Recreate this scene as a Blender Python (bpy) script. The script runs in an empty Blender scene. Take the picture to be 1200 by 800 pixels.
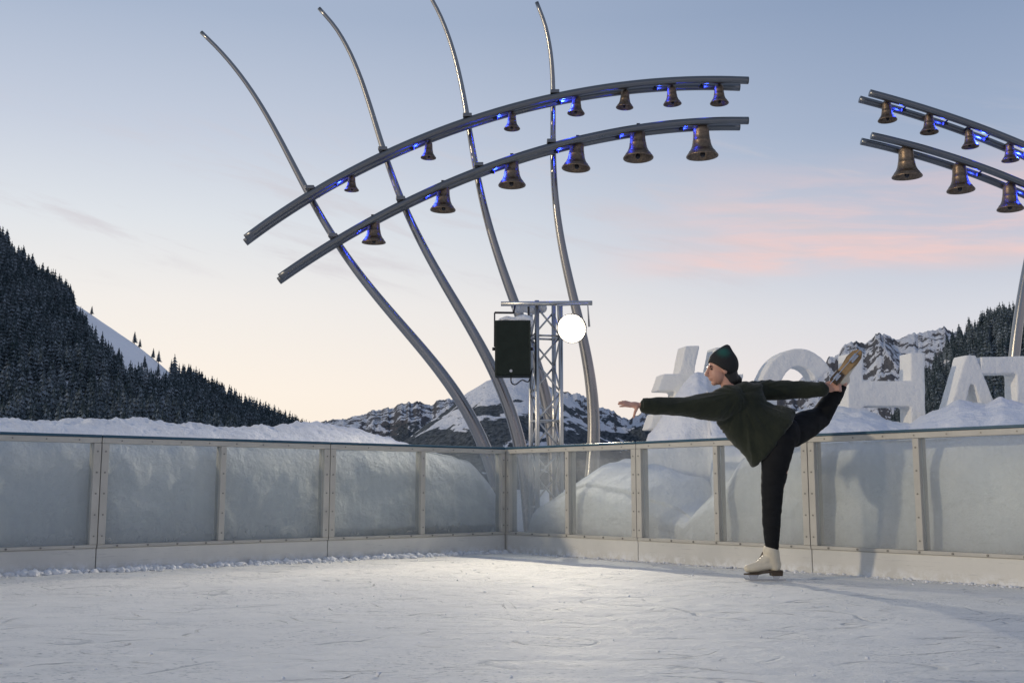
import bpy, bmesh, math, random
import numpy as np
from mathutils import Vector, Matrix

R = math.radians
rng = np.random.default_rng(7)
random.seed(7)
scene = bpy.context.scene
col = scene.collection

# ------------------------------------------------------------------ camera
F = 1278.0                      # focal length in pixels of a 1200 px wide frame
PITCH = math.atan(173 / F)
EYE = 0.62
cam = bpy.data.cameras.new('camera')
cam.sensor_width = 36.0
cam.lens = F / 1200 * 36.0
cam.clip_start = 0.05
cam.clip_end = 20000
cam_o = bpy.data.objects.new('camera', cam)
cam_o.location = (0, 0, EYE)
cam_o.rotation_euler = (math.pi / 2 + PITCH, 0, 0)
col.objects.link(cam_o)
scene.camera = cam_o

# ------------------------------------------------------------------ sun lamp standing in for an off-frame floodlight, and dusk sky
SUN_AZ, SUN_EL = R(-116), R(14)          # where the light comes from; azimuth from +Y towards +X
sun = bpy.data.lights.new('sun', 'SUN')  # added in place of an unseen floodlight behind and to the left
sun.energy = 1.0
sun.angle = R(2.0)
sun.color = (1.0, 0.82, 0.57)
sun_o = bpy.data.objects.new('sun', sun)
sd = Vector((math.sin(SUN_AZ) * math.cos(SUN_EL), math.cos(SUN_AZ) * math.cos(SUN_EL), math.sin(SUN_EL)))
sun_o.rotation_euler = sd.to_track_quat('Z', 'Y').to_euler()
sun_o.location = (-30, -15, 12)
col.objects.link(sun_o)


def lin(r, g, b):
    f = lambda c: (c / 255 / 12.92) if c / 255 <= 0.04045 else ((c / 255 + 0.055) / 1.055) ** 2.4
    return (f(r), f(g), f(b), 1.0)


class Nodes:
    """short hand for node building"""
    def __init__(self, tree):
        self.t = tree
        tree.nodes.clear()

    def n(self, kind, ins=None, **props):
        nd = self.t.nodes.new(kind)
        for k, v in props.items():
            setattr(nd, k, v)
        for k, v in (ins or {}).items():
            if hasattr(v, 'is_output'):
                self.t.links.new(v, nd.inputs[k])
            else:
                nd.inputs[k].default_value = v
        return nd

    def math(self, op, a, b=0.0, c=0.0, clamp=False):
        nd = self.n('ShaderNodeMath', {0: a, 1: b, 2: c}, operation=op)
        nd.use_clamp = clamp
        return nd.outputs[0]

    def mrange(self, v, a, b, c=0.0, d=1.0, smooth=False):
        nd = self.n('ShaderNodeMapRange', {'Value': v, 'From Min': a, 'From Max': b, 'To Min': c, 'To Max': d})
        if smooth:
            nd.interpolation_type = 'SMOOTHSTEP'
        return nd.outputs[0]

    def ramp(self, fac, stops):
        nd = self.n('ShaderNodeValToRGB', {'Fac': fac})
        el = nd.color_ramp.elements
        while len(el) < len(stops):
            el.new(0.5)
        for e, (p, c) in zip(el, stops):
            e.position = p
            e.color = c
        return nd.outputs[0]

    def mix(self, fac, a, b, blend='MIX'):
        nd = self.t.nodes.new('ShaderNodeMix')
        nd.data_type = 'RGBA'
        nd.blend_type = blend
        for i, v in ((0, fac), (6, a), (7, b)):
            if hasattr(v, 'is_output'):
                self.t.links.new(v, nd.inputs[i])
            else:
                nd.inputs[i].default_value = v
        return nd.outputs[2]

    def noise(self, vec, scale, detail=4.0, rough=0.55, distortion=0.0):
        nd = self.n('ShaderNodeTexNoise', {'Scale': scale, 'Detail': detail, 'Roughness': rough, 'Distortion': distortion})
        if vec is not None:
            self.t.links.new(vec, nd.inputs['Vector'])
        return nd.outputs['Fac']

    def mapping(self, vec, scale=(1, 1, 1), rot=(0, 0, 0), loc=(0, 0, 0)):
        return self.n('ShaderNodeMapping', {'Vector': vec, 'Scale': scale, 'Rotation': rot, 'Location': loc}).outputs[0]


world = bpy.data.worlds.new('World')
scene.world = world
world.use_nodes = True
W = Nodes(world.node_tree)
dirv = W.n('ShaderNodeTexCoord').outputs['Generated']
sep = W.n('ShaderNodeSeparateXYZ', {0: dirv})
elev = W.math('MULTIPLY', W.math('ARCSINE', sep.outputs[2]), 180 / math.pi)
azim = W.math('MULTIPLY', W.math('ARCTAN2', sep.outputs[0], sep.outputs[1]), 180 / math.pi)
efac = W.math('DIVIDE', elev, 90.0, clamp=True)
glow_side = W.ramp(efac, [(0.0, lin(253, 236, 214)), (5 / 90, lin(252, 240, 226)), (9.5 / 90, lin(241, 236, 231)), (13.5 / 90, lin(222, 226, 231)),
                          (18 / 90, lin(197, 205, 220)), (24 / 90, lin(167, 181, 204)), (45 / 90, lin(142, 158, 184)), (1.0, lin(124, 138, 162))])
blue_side = W.ramp(efac, [(0.0, lin(238, 224, 218)), (5 / 90, lin(229, 221, 222)), (8.5 / 90, lin(214, 215, 222)), (12.5 / 90, lin(186, 195, 212)),
                          (18 / 90, lin(157, 172, 197)), (24 / 90, lin(136, 154, 183)), (45 / 90, lin(128, 144, 172)), (1.0, lin(124, 138, 162))])
side = W.math('COSINE', W.math('MULTIPLY', W.math('ADD', azim, 45.0), math.pi / 180))
side = W.mrange(side, 0.34, 0.93, 0.0, 1.0, True)
dark_side = W.ramp(efac, [(0.0, lin(196, 190, 196)), (8 / 90, lin(178, 180, 196)), (18 / 90, lin(142, 154, 180)), (30 / 90, lin(130, 144, 170)), (45 / 90, lin(126, 140, 166)), (1.0, lin(124, 138, 162))])
away = W.math('COSINE', W.math('MULTIPLY', W.math('ADD', azim, 45.0), math.pi / 180))
sky_c = W.mix(W.mrange(away, -0.75, 0.38, 0.0, 1.0, True), dark_side, W.mix(side, blue_side, glow_side))
# thin clouds, laid out by compass direction and height
cv = W.n('ShaderNodeCombineXYZ', {0: W.math('MULTIPLY', azim, 0.055), 1: W.math('ADD', W.math('MULTIPLY', elev, 0.42), W.math('MULTIPLY', azim, 0.03)), 2: 0.0}).outputs[0]
cn = W.noise(cv, 1.6, 6.0, 0.6, 0.35)
pink_m = W.math('MULTIPLY', W.mrange(azim, 3.0, 13.0, 0, 1, True),
                W.math('MULTIPLY', W.mrange(elev, 10.2, 11.6, 0, 1, True), W.mrange(elev, 12.4, 17.5, 1, 0, True)))
pink = W.math('MULTIPLY', pink_m, W.mrange(cn, 0.36, 0.66, 0.2, 1, True))
sky_c = W.mix(W.math('MULTIPLY', pink, 0.85), sky_c, lin(241, 203, 196))
cv2 = W.n('ShaderNodeCombineXYZ', {0: W.math('MULTIPLY', azim, 0.07), 1: W.math('ADD', W.math('MULTIPLY', elev, 0.5), W.math('MULTIPLY', azim, 0.13)), 2: 4.2}).outputs[0]
cn2 = W.noise(cv2, 1.3, 7.0, 0.62, 0.4)
wisp = W.math('MULTIPLY', W.mrange(cn2, 0.50, 0.70, 0, 1, True),
              W.math('MULTIPLY', W.mrange(elev, 9.0, 12.0, 0, 1, True), W.mrange(elev, 15.5, 20.0, 1, 0, True)))
sky_c = W.mix(W.math('MULTIPLY', wisp, 0.5), sky_c, lin(206, 199, 204))
nishita = W.n('ShaderNodeTexSky', sky_type='NISHITA')
nishita.sun_disc = False
nishita.sun_elevation = SUN_EL
nishita.sun_rotation = SUN_AZ
nishita.altitude = 1200
nishita.air_density = 1.0
nishita.dust_density = 1.0
bg_a = W.n('ShaderNodeBackground', {'Color': nishita.outputs[0], 'Strength': 0.05})
bg_b = W.n('ShaderNodeBackground', {'Color': sky_c, 'Strength': 1.095})
mixbg = W.n('ShaderNodeMixShader', {0: 0.92, 1: bg_a.outputs[0], 2: bg_b.outputs[0]})
W.n('ShaderNodeOutputWorld', {0: mixbg.outputs[0]})

scene.view_settings.view_transform = 'Standard'
scene.view_settings.look = 'None'
scene.view_settings.exposure = 0.0
scene.view_settings.gamma = 1.0
scene.cycles.use_denoising = True
scene.cycles.max_bounces = 8
scene.cycles.transparent_max_bounces = 24
scene.cycles.sample_clamp_indirect = 4.0


# ------------------------------------------------------------------ geometry helpers
CP, SP = math.cos(PITCH), math.sin(PITCH)


def ray(px, py):
    x = (px - 600) / F
    y = (400 - py) / F
    return Vector((x, CP - y * SP, SP + y * CP))


def at(px, py, depth):
    """world point seen at a photo pixel, standing at a given distance in front of the camera"""
    r = ray(px, py)
    return Vector((0, 0, EYE)) + r * (depth / r.y)


def gnd(px, py, z=0.0):
    r = ray(px, py)
    return Vector((0, 0, EYE)) + r * ((z - EYE) / r.z)


def hash3(ix, iy, iz):
    h = (ix.astype(np.int64) * 374761393 + iy.astype(np.int64) * 668265263 + iz.astype(np.int64) * 2147483647) & 0xFFFFFFFF
    h = ((h ^ (h >> 13)) * 1274126177) & 0xFFFFFFFF
    h = ((h ^ (h >> 16)) * 2246822519) & 0xFFFFFFFF
    return ((h ^ (h >> 15)) & 0xFFFFFF) / float(0xFFFFFF)


def vnoise(x, y, z=0.0):
    x, y, z = np.broadcast_arrays(np.asarray(x, float), np.asarray(y, float), np.asarray(z, float))
    ix, iy, iz = np.floor(x), np.floor(y), np.floor(z)
    fx, fy, fz = x - ix, y - iy, z - iz
    fx, fy, fz = [f * f * f * (f * (f * 6 - 15) + 10) for f in (fx, fy, fz)]
    o = 0
    for a in (0, 1):
        for b in (0, 1):
            for c in (0, 1):
                o = o + hash3(ix + a, iy + b, iz + c) * (fx if a else 1 - fx) * (fy if b else 1 - fy) * (fz if c else 1 - fz)
    return o * 2 - 1


def fbm(x, y, z=0.0, oct=5, gain=0.5, ridged=False):
    s, a, n = 0, 1.0, 0
    for i in range(oct):
        v = vnoise(np.asarray(x) * 2 ** i + 17.3 * i, np.asarray(y) * 2 ** i - 9.1 * i, np.asarray(z) * 2 ** i)
        if ridged:
            v = 1 - 2 * np.abs(v)
        s = s + v * a
        n += a
        a *= gain
    return s / n


class MB:
    def __init__(self):
        self.v, self.f = [], []

    def add(self, vs, fs):
        o = len(self.v)
        self.v += [tuple(p) for p in vs]
        self.f += [tuple(i + o for i in f) for f in fs]
        return self

    def box(self, x0, x1, y0, y1, z0, z1, m=None):
        vs = [Vector((x, y, z)) for z in (z0, z1) for y in (y0, y1) for x in (x0, x1)]
        if m is not None:
            vs = [m @ p for p in vs]
        return self.add(vs, [(0, 2, 3, 1), (4, 5, 7, 6), (0, 1, 5, 4), (2, 6, 7, 3), (0, 4, 6, 2), (1, 3, 7, 5)])

    def tube(self, pts, rad, seg=10, cap=True):
        pts = [Vector(p) for p in pts]
        if not hasattr(rad, '__len__'):
            rad = [rad] * len(pts)
        vs, fs = [], []
        up = None
        for i, p in enumerate(pts):
            t = (pts[min(i + 1, len(pts) - 1)] - pts[max(i - 1, 0)]).normalized()
            if up is None:
                up = Vector((0, 0, 1)) if abs(t.z) < 0.9 else Vector((1, 0, 0))
            a = (up - t * up.dot(t)).normalized()
            up = a
            b = t.cross(a)
            for k in range(seg):
                w = 2 * math.pi * k / seg
                vs.append(p + (a * math.cos(w) + b * math.sin(w)) * rad[i])
        n = len(pts)
        for i in range(n - 1):
            for k in range(seg):
                k2 = (k + 1) % seg
                fs.append((i * seg + k, i * seg + k2, (i + 1) * seg + k2, (i + 1) * seg + k))
        if cap:
            fs.append(tuple(range(seg - 1, -1, -1)))
            fs.append(tuple((n - 1) * seg + k for k in range(seg)))
        return self.add(vs, fs)

    def lathe(self, prof, seg=24, m=None):
        vs, fs = [], []
        for r, z in prof:
            for k in range(seg):
                w = 2 * math.pi * k / seg
                p = Vector((r * math.cos(w), r * math.sin(w), z))
                vs.append(m @ p if m is not None else p)
        for i in range(len(prof) - 1):
            for k in range(seg):
                k2 = (k + 1) % seg
                fs.append((i * seg + k, i * seg + k2, (i + 1) * seg + k2, (i + 1) * seg + k))
        return self.add(vs, fs)

    def ball(self, c, r, seg=12, rings=8, axes=None):
        c = Vector(c)
        ax = axes or (Vector((1, 0, 0)), Vector((0, 1, 0)), Vector((0, 0, 1)))
        if not hasattr(r, '__len__'):
            r = (r, r, r)
        vs, fs = [], []
        for i in range(1, rings):
            th = math.pi * i / rings
            for k in range(seg):
                w = 2 * math.pi * k / seg
                vs.append(c + ax[0] * (r[0] * math.sin(th) * math.cos(w)) + ax[1] * (r[1] * math.sin(th) * math.sin(w)) + ax[2] * (r[2] * math.cos(th)))
        top = len(vs)
        vs.append(c + ax[2] * r[2])
        vs.append(c - ax[2] * r[2])
        for i in range(rings - 2):
            for k in range(seg):
                k2 = (k + 1) % seg
                fs.append((i * seg + k, (i + 1) * seg + k, (i + 1) * seg + k2, i * seg + k2))
        for k in range(seg):
            k2 = (k + 1) % seg
            fs.append((top, k, k2))
            fs.append((top + 1, (rings - 2) * seg + k2, (rings - 2) * seg + k))
        return self.add(vs, fs)

    def chain(self, pts, rad, seg=14):
        """tapered limb: cones between joints, balls at the joints"""
        pts = [Vector(p) for p in pts]
        for i, p in enumerate(pts):
            self.ball(p, rad[i], seg, 8)
            if i + 1 < len(pts):
                self.tube([p, pts[i + 1]], [rad[i], rad[i + 1]], seg)
        return self

    def loft(self, rings):
        seg = len(rings[0])
        vs = [p for r in rings for p in r]
        fs = []
        for i in range(len(rings) - 1):
            for k in range(seg):
                k2 = (k + 1) % seg
                fs.append((i * seg + k, i * seg + k2, (i + 1) * seg + k2, (i + 1) * seg + k))
        fs.append(tuple(range(seg - 1, -1, -1)))
        fs.append(tuple((len(rings) - 1) * seg + k for k in range(seg)))
        return self.add(vs, fs)

    def prism(self, poly, depth):
        n = len(poly)
        vs = [Vector(p) for p in poly] + [Vector(p) + depth for p in poly]
        fs = [tuple(range(n)), tuple(range(2 * n - 1, n - 1, -1))]
        fs += [(i, i + n, (i + 1) % n + n, (i + 1) % n) for i in range(n)]
        return self.add(vs, fs)

    def mesh(self, name):
        me = bpy.data.meshes.new(name)
        me.from_pydata(self.v, [], self.f)
        bm = bmesh.new()
        bm.from_mesh(me)
        bmesh.ops.recalc_face_normals(bm, faces=bm.faces)
        bm.to_mesh(me)
        bm.free()
        return me

    def build(self, name, mat, parent=None, smooth=False, bevel=0.0):
        return obj(name, self.mesh(name), mat, parent, smooth, bevel)


def obj(name, me, mat, parent=None, smooth=False, bevel=0.0):
    o = bpy.data.objects.new(name, me)
    if mat is not None:
        me.materials.clear()
        me.materials.append(mat)
    if smooth:
        me.polygons.foreach_set('use_smooth', [len(p.vertices) <= 4 for p in me.polygons])
    col.objects.link(o)
    if parent is not None:
        o.parent = parent
    if bevel:
        b = o.modifiers.new('bevel', 'BEVEL')
        b.width = bevel
        b.segments = 2
        b.limit_method = 'ANGLE'
    return o


def tag(o, label=None, cat=None, group=None, kind=None):
    for k, v in (('label', label), ('category', cat), ('group', group), ('kind', kind)):
        if v:
            o[k] = v
    return o


def empty(name, loc=(0, 0, 0), m=None):
    o = bpy.data.objects.new(name, None)
    o.empty_display_size = 0.1
    if m is not None:
        o.matrix_world = m
    else:
        o.location = loc
    col.objects.link(o)
    return o


def copy_tree(o, parent=None):
    c = o.copy()
    col.objects.link(c)
    c.parent = parent
    for ch in list(o.children):
        copy_tree(ch, c)
    return c


def grid_mesh(name, P):
    """mesh from an (n, m, 3) array of points"""
    n, m = P.shape[:2]
    idx = np.arange(n * m).reshape(n, m)
    q = np.stack([idx[:-1, :-1], idx[:-1, 1:], idx[1:, 1:], idx[1:, :-1]], -1).reshape(-1, 4)
    me = bpy.data.meshes.new(name)
    me.vertices.add(n * m)
    me.vertices.foreach_set('co', P.reshape(-1).astype(np.float32))
    me.loops.add(q.size)
    me.loops.foreach_set('vertex_index', q.reshape(-1).astype(np.int32))
    me.polygons.add(len(q))
    me.polygons.foreach_set('loop_start', (np.arange(len(q)) * 4).astype(np.int32))
    me.update(calc_edges=True)
    me.validate()
    return me


def tri_mesh(name, V, T):
    me = bpy.data.meshes.new(name)
    me.vertices.add(len(V))
    me.vertices.foreach_set('co', V.reshape(-1).astype(np.float32))
    me.loops.add(T.size)
    me.loops.foreach_set('vertex_index', T.reshape(-1).astype(np.int32))
    me.polygons.add(len(T))
    me.polygons.foreach_set('loop_start', (np.arange(len(T)) * 3).astype(np.int32))
    me.update(calc_edges=True)
    return me


def remesh(mb, name, voxel, smooth=4, disp=None):
    """one continuous skin round a pile of overlapping closed pieces"""
    tmp = bpy.data.objects.new('tmp', mb.mesh('tmp'))
    col.objects.link(tmp)
    r = tmp.modifiers.new('r', 'REMESH')
    r.mode = 'VOXEL'
    r.voxel_size = voxel
    if smooth:
        s = tmp.modifiers.new('s', 'SMOOTH')
        s.iterations = smooth
        s.factor = 0.5
    dg = bpy.context.evaluated_depsgraph_get()
    me = bpy.data.meshes.new_from_object(tmp.evaluated_get(dg))
    me.name = name
    bpy.data.objects.remove(tmp)
    if disp is not None:
        n = len(me.vertices)
        co = np.empty(n * 3, np.float32)
        me.vertices.foreach_get('co', co)
        no = np.empty(n * 3, np.float32)
        me.vertices.foreach_get('normal', no)
        co, no = co.reshape(-1, 3).astype(float), no.reshape(-1, 3).astype(float)
        co = co + no * disp(co, no)[:, None]
        me.vertices.foreach_set('co', co.reshape(-1).astype(np.float32))
        me.update()
    return me


def spline(pts, n=40):
    """Catmull-Rom through the points"""
    P = np.array([tuple(p) for p in pts], float)
    P = np.vstack([2 * P[0] - P[1], P, 2 * P[-1] - P[-2]])
    d = np.linalg.norm(np.diff(P[1:-1], axis=0), axis=1)
    cum = np.concatenate([[0], np.cumsum(d)])
    out = []
    for s in np.linspace(0, cum[-1], n):
        i = min(np.searchsorted(cum, s, side='right') - 1, len(d) - 1)
        t = (s - cum[i]) / d[i]
        a, b, c, e = P[i:i + 4]
        out.append(0.5 * (2 * b + (c - a) * t + (2 * a - 5 * b + 4 * c - e) * t * t + (3 * b - a - 3 * c + e) * t ** 3))
    return [Vector(p) for p in out]


def smooth_path(pts, deg):
    P = np.array(pts, float)
    d = np.concatenate([[0], np.cumsum(np.linalg.norm(np.diff(P, axis=0), axis=1))])
    t = d / d[-1]
    w = np.ones(len(t))
    w[0] = w[-1] = 4
    cx_, cy_ = np.polyfit(t, P[:, 0], deg, w=w), np.polyfit(t, P[:, 1], deg, w=w)
    tt = np.linspace(0, 1, 24)
    return list(zip(np.polyval(cx_, tt), np.polyval(cy_, tt)))


def interp(x, pts):
    return np.interp(x, [p[0] for p in pts], [p[1] for p in pts])


# ------------------------------------------------------------------ materials
def material(name):
    m = bpy.data.materials.new(name)
    m.use_nodes = True
    return m, Nodes(m.node_tree)


def finish(N, bsdf):
    N.n('ShaderNodeOutputMaterial', {0: bsdf})


def plain(name, c, rough=0.5, metal=0.0, var=0.12, vscale=6.0, bump=0.0, bscale=60.0, c2=None, spec=0.5):
    m, N = material(name)
    pos = N.n('ShaderNodeTexCoord').outputs['Object']
    k = N.noise(pos, vscale, 5, 0.6)
    dark = c2 or tuple(x * (1 - var * 2) for x in c[:3])
    cc = N.mix(N.mrange(k, 0.3, 0.7), (*c[:3], 1), (*dark[:3], 1))
    ins = {'Base Color': cc, 'Metallic': metal, 'Roughness': N.mrange(k, 0.3, 0.7, rough - 0.06, rough + 0.08), 'Specular IOR Level': spec}
    b = N.n('ShaderNodeBsdfPrincipled', ins)
    if bump:
        bn = N.n('ShaderNodeBump', {'Strength': bump, 'Distance': 0.01, 'Height': N.noise(pos, bscale, 4, 0.6)})
        N.t.links.new(bn.outputs[0], b.inputs['Normal'])
    finish(N, b.outputs[0])
    return m


def snow_material(name, c=(0.84, 0.85, 0.86), lump=3.0, fine=26.0, dirt=0.06):
    m, N = material(name)
    pos = N.n('ShaderNodeNewGeometry').outputs['Position']
    a = N.noise(pos, lump, 6, 0.6)
    b_ = N.noise(pos, fine, 5, 0.65)
    cc = N.mix(N.mrange(a, 0.35, 0.75), (*c, 1), (c[0] * (1 - dirt * 2), c[1] * (1 - dirt * 1.6), c[2] * (1 - dirt), 1))
    h = N.math('ADD', N.math('MULTIPLY', a, 1.0), N.math('MULTIPLY', b_, 0.22))
    bn = N.n('ShaderNodeBump', {'Strength': 0.55, 'Distance': 0.12, 'Height': h})
    b = N.n('ShaderNodeBsdfPrincipled', {'Base Color': cc, 'Roughness': 0.75, 'Specular IOR Level': 0.25, 'Normal': bn.outputs[0]})
    finish(N, b.outputs[0])
    return m


M = {}
M['snow'] = snow_material('snow')
M['snow_carved'] = snow_material('carved_snow', (0.88, 0.87, 0.83), 1.5, 14.0, 0.03)
M['steel'] = plain('brushed_steel', (0.33, 0.325, 0.315), 0.26, 1.0, 0.05, 1.5)
M['steel_dark'] = plain('rail_steel', (0.20, 0.205, 0.21), 0.32, 1.0, 0.05, 1.5)
M['alu'] = plain('aluminium_truss', (0.62, 0.62, 0.60), 0.35, 1.0, 0.1, 9.0)
M['bronze'] = plain('bell_bronze', (0.27, 0.20, 0.14), 0.38, 0.85, 0.25, 7.0, 0.15, 30.0)
M['iron'] = plain('dark_iron', (0.05, 0.05, 0.055), 0.5, 0.6, 0.1)
M['frame'] = plain('barrier_frame_paint', (0.52, 0.505, 0.455), 0.45, 0.0, 0.10, 4.0, 0.08, 40.0)
M['kick'] = plain('kick_board_plastic', (0.66, 0.655, 0.61), 0.5, 0.0, 0.09, 2.2, 0.15, 25.0)
m_, N = material('kick_board_plastic')
pos = N.n('ShaderNodeNewGeometry').outputs['Position']
base = N.mix(N.mrange(N.noise(pos, 1.6, 5, 0.6), 0.3, 0.7), (0.68, 0.67, 0.62, 1), (0.54, 0.54, 0.51, 1))
scuff = N.noise(N.mapping(pos, (2.5, 2.5, 38)), 2.2, 5, 0.7)
base = N.mix(N.mrange(scuff, 0.60, 0.72, 0, 0.55), base, (0.26, 0.27, 0.27, 1))
frost = N.math('MULTIPLY', N.mrange(N.noise(pos, 14, 5, 0.7), 0.42, 0.62), N.mrange(N.n('ShaderNodeSeparateXYZ', {0: pos}).outputs[2], 0.09, 0.0))
base = N.mix(frost, base, (0.82, 0.84, 0.86, 1))
b = N.n('ShaderNodeBsdfPrincipled', {'Base Color': base, 'Roughness': 0.5})
finish(N, b.outputs[0])
M['kick'] = m_
M['cap'] = plain('teal_cap', (0.012, 0.075, 0.13), 0.35, 0.0, 0.1)
M['screw'] = plain('screw_metal', (0.22, 0.22, 0.21), 0.4, 0.8, 0.1)
M['speaker'] = plain('speaker_dark_green', (0.012, 0.020, 0.015), 0.7, 0.0, 0.1, 8.0, 0.3, 180.0, spec=0.3)
M['black'] = plain('black_rubber', (0.012, 0.012, 0.013), 0.6, 0.0, 0.1)


def pane_material(name, lo, hi, tint):
    m, N = material(name)
    geo = N.n('ShaderNodeNewGeometry')
    pos = geo.outputs['Position']
    a = N.noise(N.mapping(pos, (1.4, 1.4, 1.1)), 2.2, 6, 0.65)
    st = N.noise(N.mapping(pos, (9, 9, 0.5)), 2.0, 3, 0.6)
    zz = N.n('ShaderNodeSeparateXYZ', {0: pos}).outputs[2]
    low = N.mrange(zz, 0.55, 0.18, 0.0, 0.14)
    f = N.math('ADD', N.mrange(N.math('ADD', N.math('MULTIPLY', a, 0.75), N.math('MULTIPLY', st, 0.25)), 0.32, 0.68, lo, hi), low, clamp=True)
    dif = N.n('ShaderNodeBsdfDiffuse', {'Color': (*tint, 1)})
    trl = N.n('ShaderNodeBsdfTranslucent', {'Color': (*tint, 1)})
    fro = N.n('ShaderNodeMixShader', {0: 0.45, 1: dif.outputs[0], 2: trl.outputs[0]})
    tr = N.n('ShaderNodeBsdfTransparent', {'Color': (0.93, 0.95, 0.95, 1)})
    mx = N.n('ShaderNodeMixShader', {0: f, 1: tr.outputs[0], 2: fro.outputs[0]})
    gl = N.n('ShaderNodeBsdfGlossy', {'Color': (1, 1, 1, 1), 'Roughness': 0.12})
    fr = N.n('ShaderNodeFresnel', {'IOR': 1.35})
    mx2 = N.n('ShaderNodeMixShader', {0: N.math('MULTIPLY', fr.outputs[0], 0.5), 1: mx.outputs[0], 2: gl.outputs[0]})
    finish(N, mx2.outputs[0])
    return m


M['pane_frost'] = pane_material('frosted_pane', 0.13, 0.27, (0.62, 0.66, 0.67))
M['pane_clear'] = pane_material('scuffed_pane', 0.06, 0.20, (0.68, 0.69, 0.70))


def ice_material():
    m, N = material('skated_ice')
    pos = N.n('ShaderNodeNewGeometry').outputs['Position']
    big = N.noise(pos, 0.55, 5, 0.6)
    mid = N.noise(N.mapping(pos, (1.0, 2.2, 1), (0, 0, R(12))), 2.6, 6, 0.65)
    fine = N.noise(N.mapping(pos, (1.0, 2.6, 1), (0, 0, R(-8))), 16.0, 6, 0.7)
    grit = N.noise(pos, 70.0, 3, 0.7)

    def tracks(scale, stretch, rot, seed, width, gap):
        v = N.mapping(pos, (1, stretch, 1), (0, 0, R(rot)), (seed, seed * 1.7, 0))
        a = N.noise(v, scale, 1.0, 0.4, 0.15)
        line = N.math('ABSOLUTE', N.math('SUBTRACT', N.math('FRACT', N.math('MULTIPLY', a, 9.0)), 0.5))
        line = N.mrange(line, 0.0, width, 1.0, 0.0)
        br = N.mrange(N.noise(N.mapping(pos, (1, 1, 1), (0, 0, 0), (seed * 3, 0, 0)), 2.3, 2, 0.5), gap, gap + 0.1)
        return N.math('MULTIPLY', line, br, clamp=True)
    t = tracks(0.42, 1.6, 10, 3.1, 0.035, 0.50)
    t = N.math('MAXIMUM', t, tracks(0.5, 2.4, -22, 11.7, 0.03, 0.50))
    t = N.math('MAXIMUM', t, tracks(0.6, 1.2, 55, 23.9, 0.025, 0.54))
    t = N.math('MAXIMUM', t, tracks(0.9, 3.0, 3, 41.3, 0.03, 0.52))
    c = N.mix(N.mrange(big, 0.3, 0.7), (0.94, 0.925, 0.87, 1), (0.86, 0.85, 0.81, 1))
    c = N.mix(N.mrange(mid, 0.45, 0.72, 0, 0.55), c, (0.74, 0.745, 0.72, 1))
    c = N.mix(N.mrange(fine, 0.58, 0.75, 0, 0.55), c, (0.90, 0.91, 0.92, 1))
    fleck = N.noise(N.mapping(pos, (1.0, 1.8, 1), (0, 0, R(20))), 30.0, 3, 0.6)
    clus = N.mrange(N.noise(pos, 1.7, 3, 0.6), 0.44, 0.60)
    c = N.mix(N.math('MULTIPLY', N.mrange(fleck, 0.56, 0.66, 0, 0.85), clus), c, (0.40, 0.42, 0.42, 1))
    c = N.mix(N.math('MULTIPLY', t, 0.4), c, (0.34, 0.37, 0.39, 1))
    h = N.math('ADD', N.math('MULTIPLY', mid, 0.55), N.math('ADD', N.math('MULTIPLY', fine, 0.5), N.math('MULTIPLY', grit, 0.16)))
    h = N.math('SUBTRACT', h, N.math('MULTIPLY', t, 0.45))
    bn = N.n('ShaderNodeBump', {'Strength': 0.9, 'Distance': 0.04, 'Height': h})
    b = N.n('ShaderNodeBsdfPrincipled', {'Base Color': c, 'Roughness': N.mrange(mid, 0.3, 0.7, 0.75, 0.55), 'Specular IOR Level': 0.13, 'Normal': bn.outputs[0]})
    finish(N, b.outputs[0])
    return m


M['ice'] = ice_material()


def mountain_material(name, snow_lo, tree_z, tree_soft, rock_amt, ns=0.004):
    """snow on rock, dark conifers below the tree line"""
    m, N = material(name)
    geo = N.n('ShaderNodeNewGeometry')
    pos = geo.outputs['Position']
    zz = N.n('ShaderNodeSeparateXYZ', {0: pos}).outputs[2]
    nz = N.n('ShaderNodeSeparateXYZ', {0: geo.outputs['Normal']}).outputs[2]
    a = N.noise(pos, ns, 8, 0.65)
    st = N.noise(N.mapping(pos, (1, 1, 0.35)), ns * 4, 6, 0.65)
    fine = N.noise(pos, ns * 22, 4, 0.6)
    rock = N.mix(fine, (0.06, 0.062, 0.07, 1), (0.19, 0.19, 0.20, 1))
    snow = N.mix(a, (0.80, 0.82, 0.86, 1), (0.66, 0.69, 0.75, 1))
    s = N.math('ADD', nz, N.math('MULTIPLY', N.mrange(st, 0.34, 0.66, -0.5, 0.5), rock_amt))
    c = N.mix(N.mrange(s, snow_lo, snow_lo + 0.07), rock, snow)
    band = N.noise(N.mapping(pos, (1.0, 0.4, 2.6), (0, R(24), 0)), ns * 1.3, 7, 0.62, 0.6)
    tl = N.math('ADD', zz, N.math('MULTIPLY', N.mrange(band, 0.34, 0.66, -0.5, 0.5), tree_soft))
    tl = N.math('ADD', tl, N.math('MULTIPLY', N.mrange(st, 0.34, 0.66, -0.5, 0.5), tree_soft * 0.35))
    forest = N.mix(N.mrange(fine, 0.35, 0.65), (0.03, 0.04, 0.048, 1), (0.13, 0.15, 0.17, 1))  # conifer tones lifted towards blue grey, painting aerial haze into the colour
    c = N.mix(N.mrange(tl, tree_z, tree_z + tree_soft * 0.06, 1, 0), c, forest)
    bn = N.n('ShaderNodeBump', {'Strength': 0.9, 'Distance': 25.0, 'Height': N.math('ADD', st, N.math('MULTIPLY', fine, 0.3))})
    b = N.n('ShaderNodeBsdfPrincipled', {'Base Color': c, 'Roughness': 0.9, 'Specular IOR Level': 0.1, 'Normal': bn.outputs[0]})
    finish(N, b.outputs[0])
    return m


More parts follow.
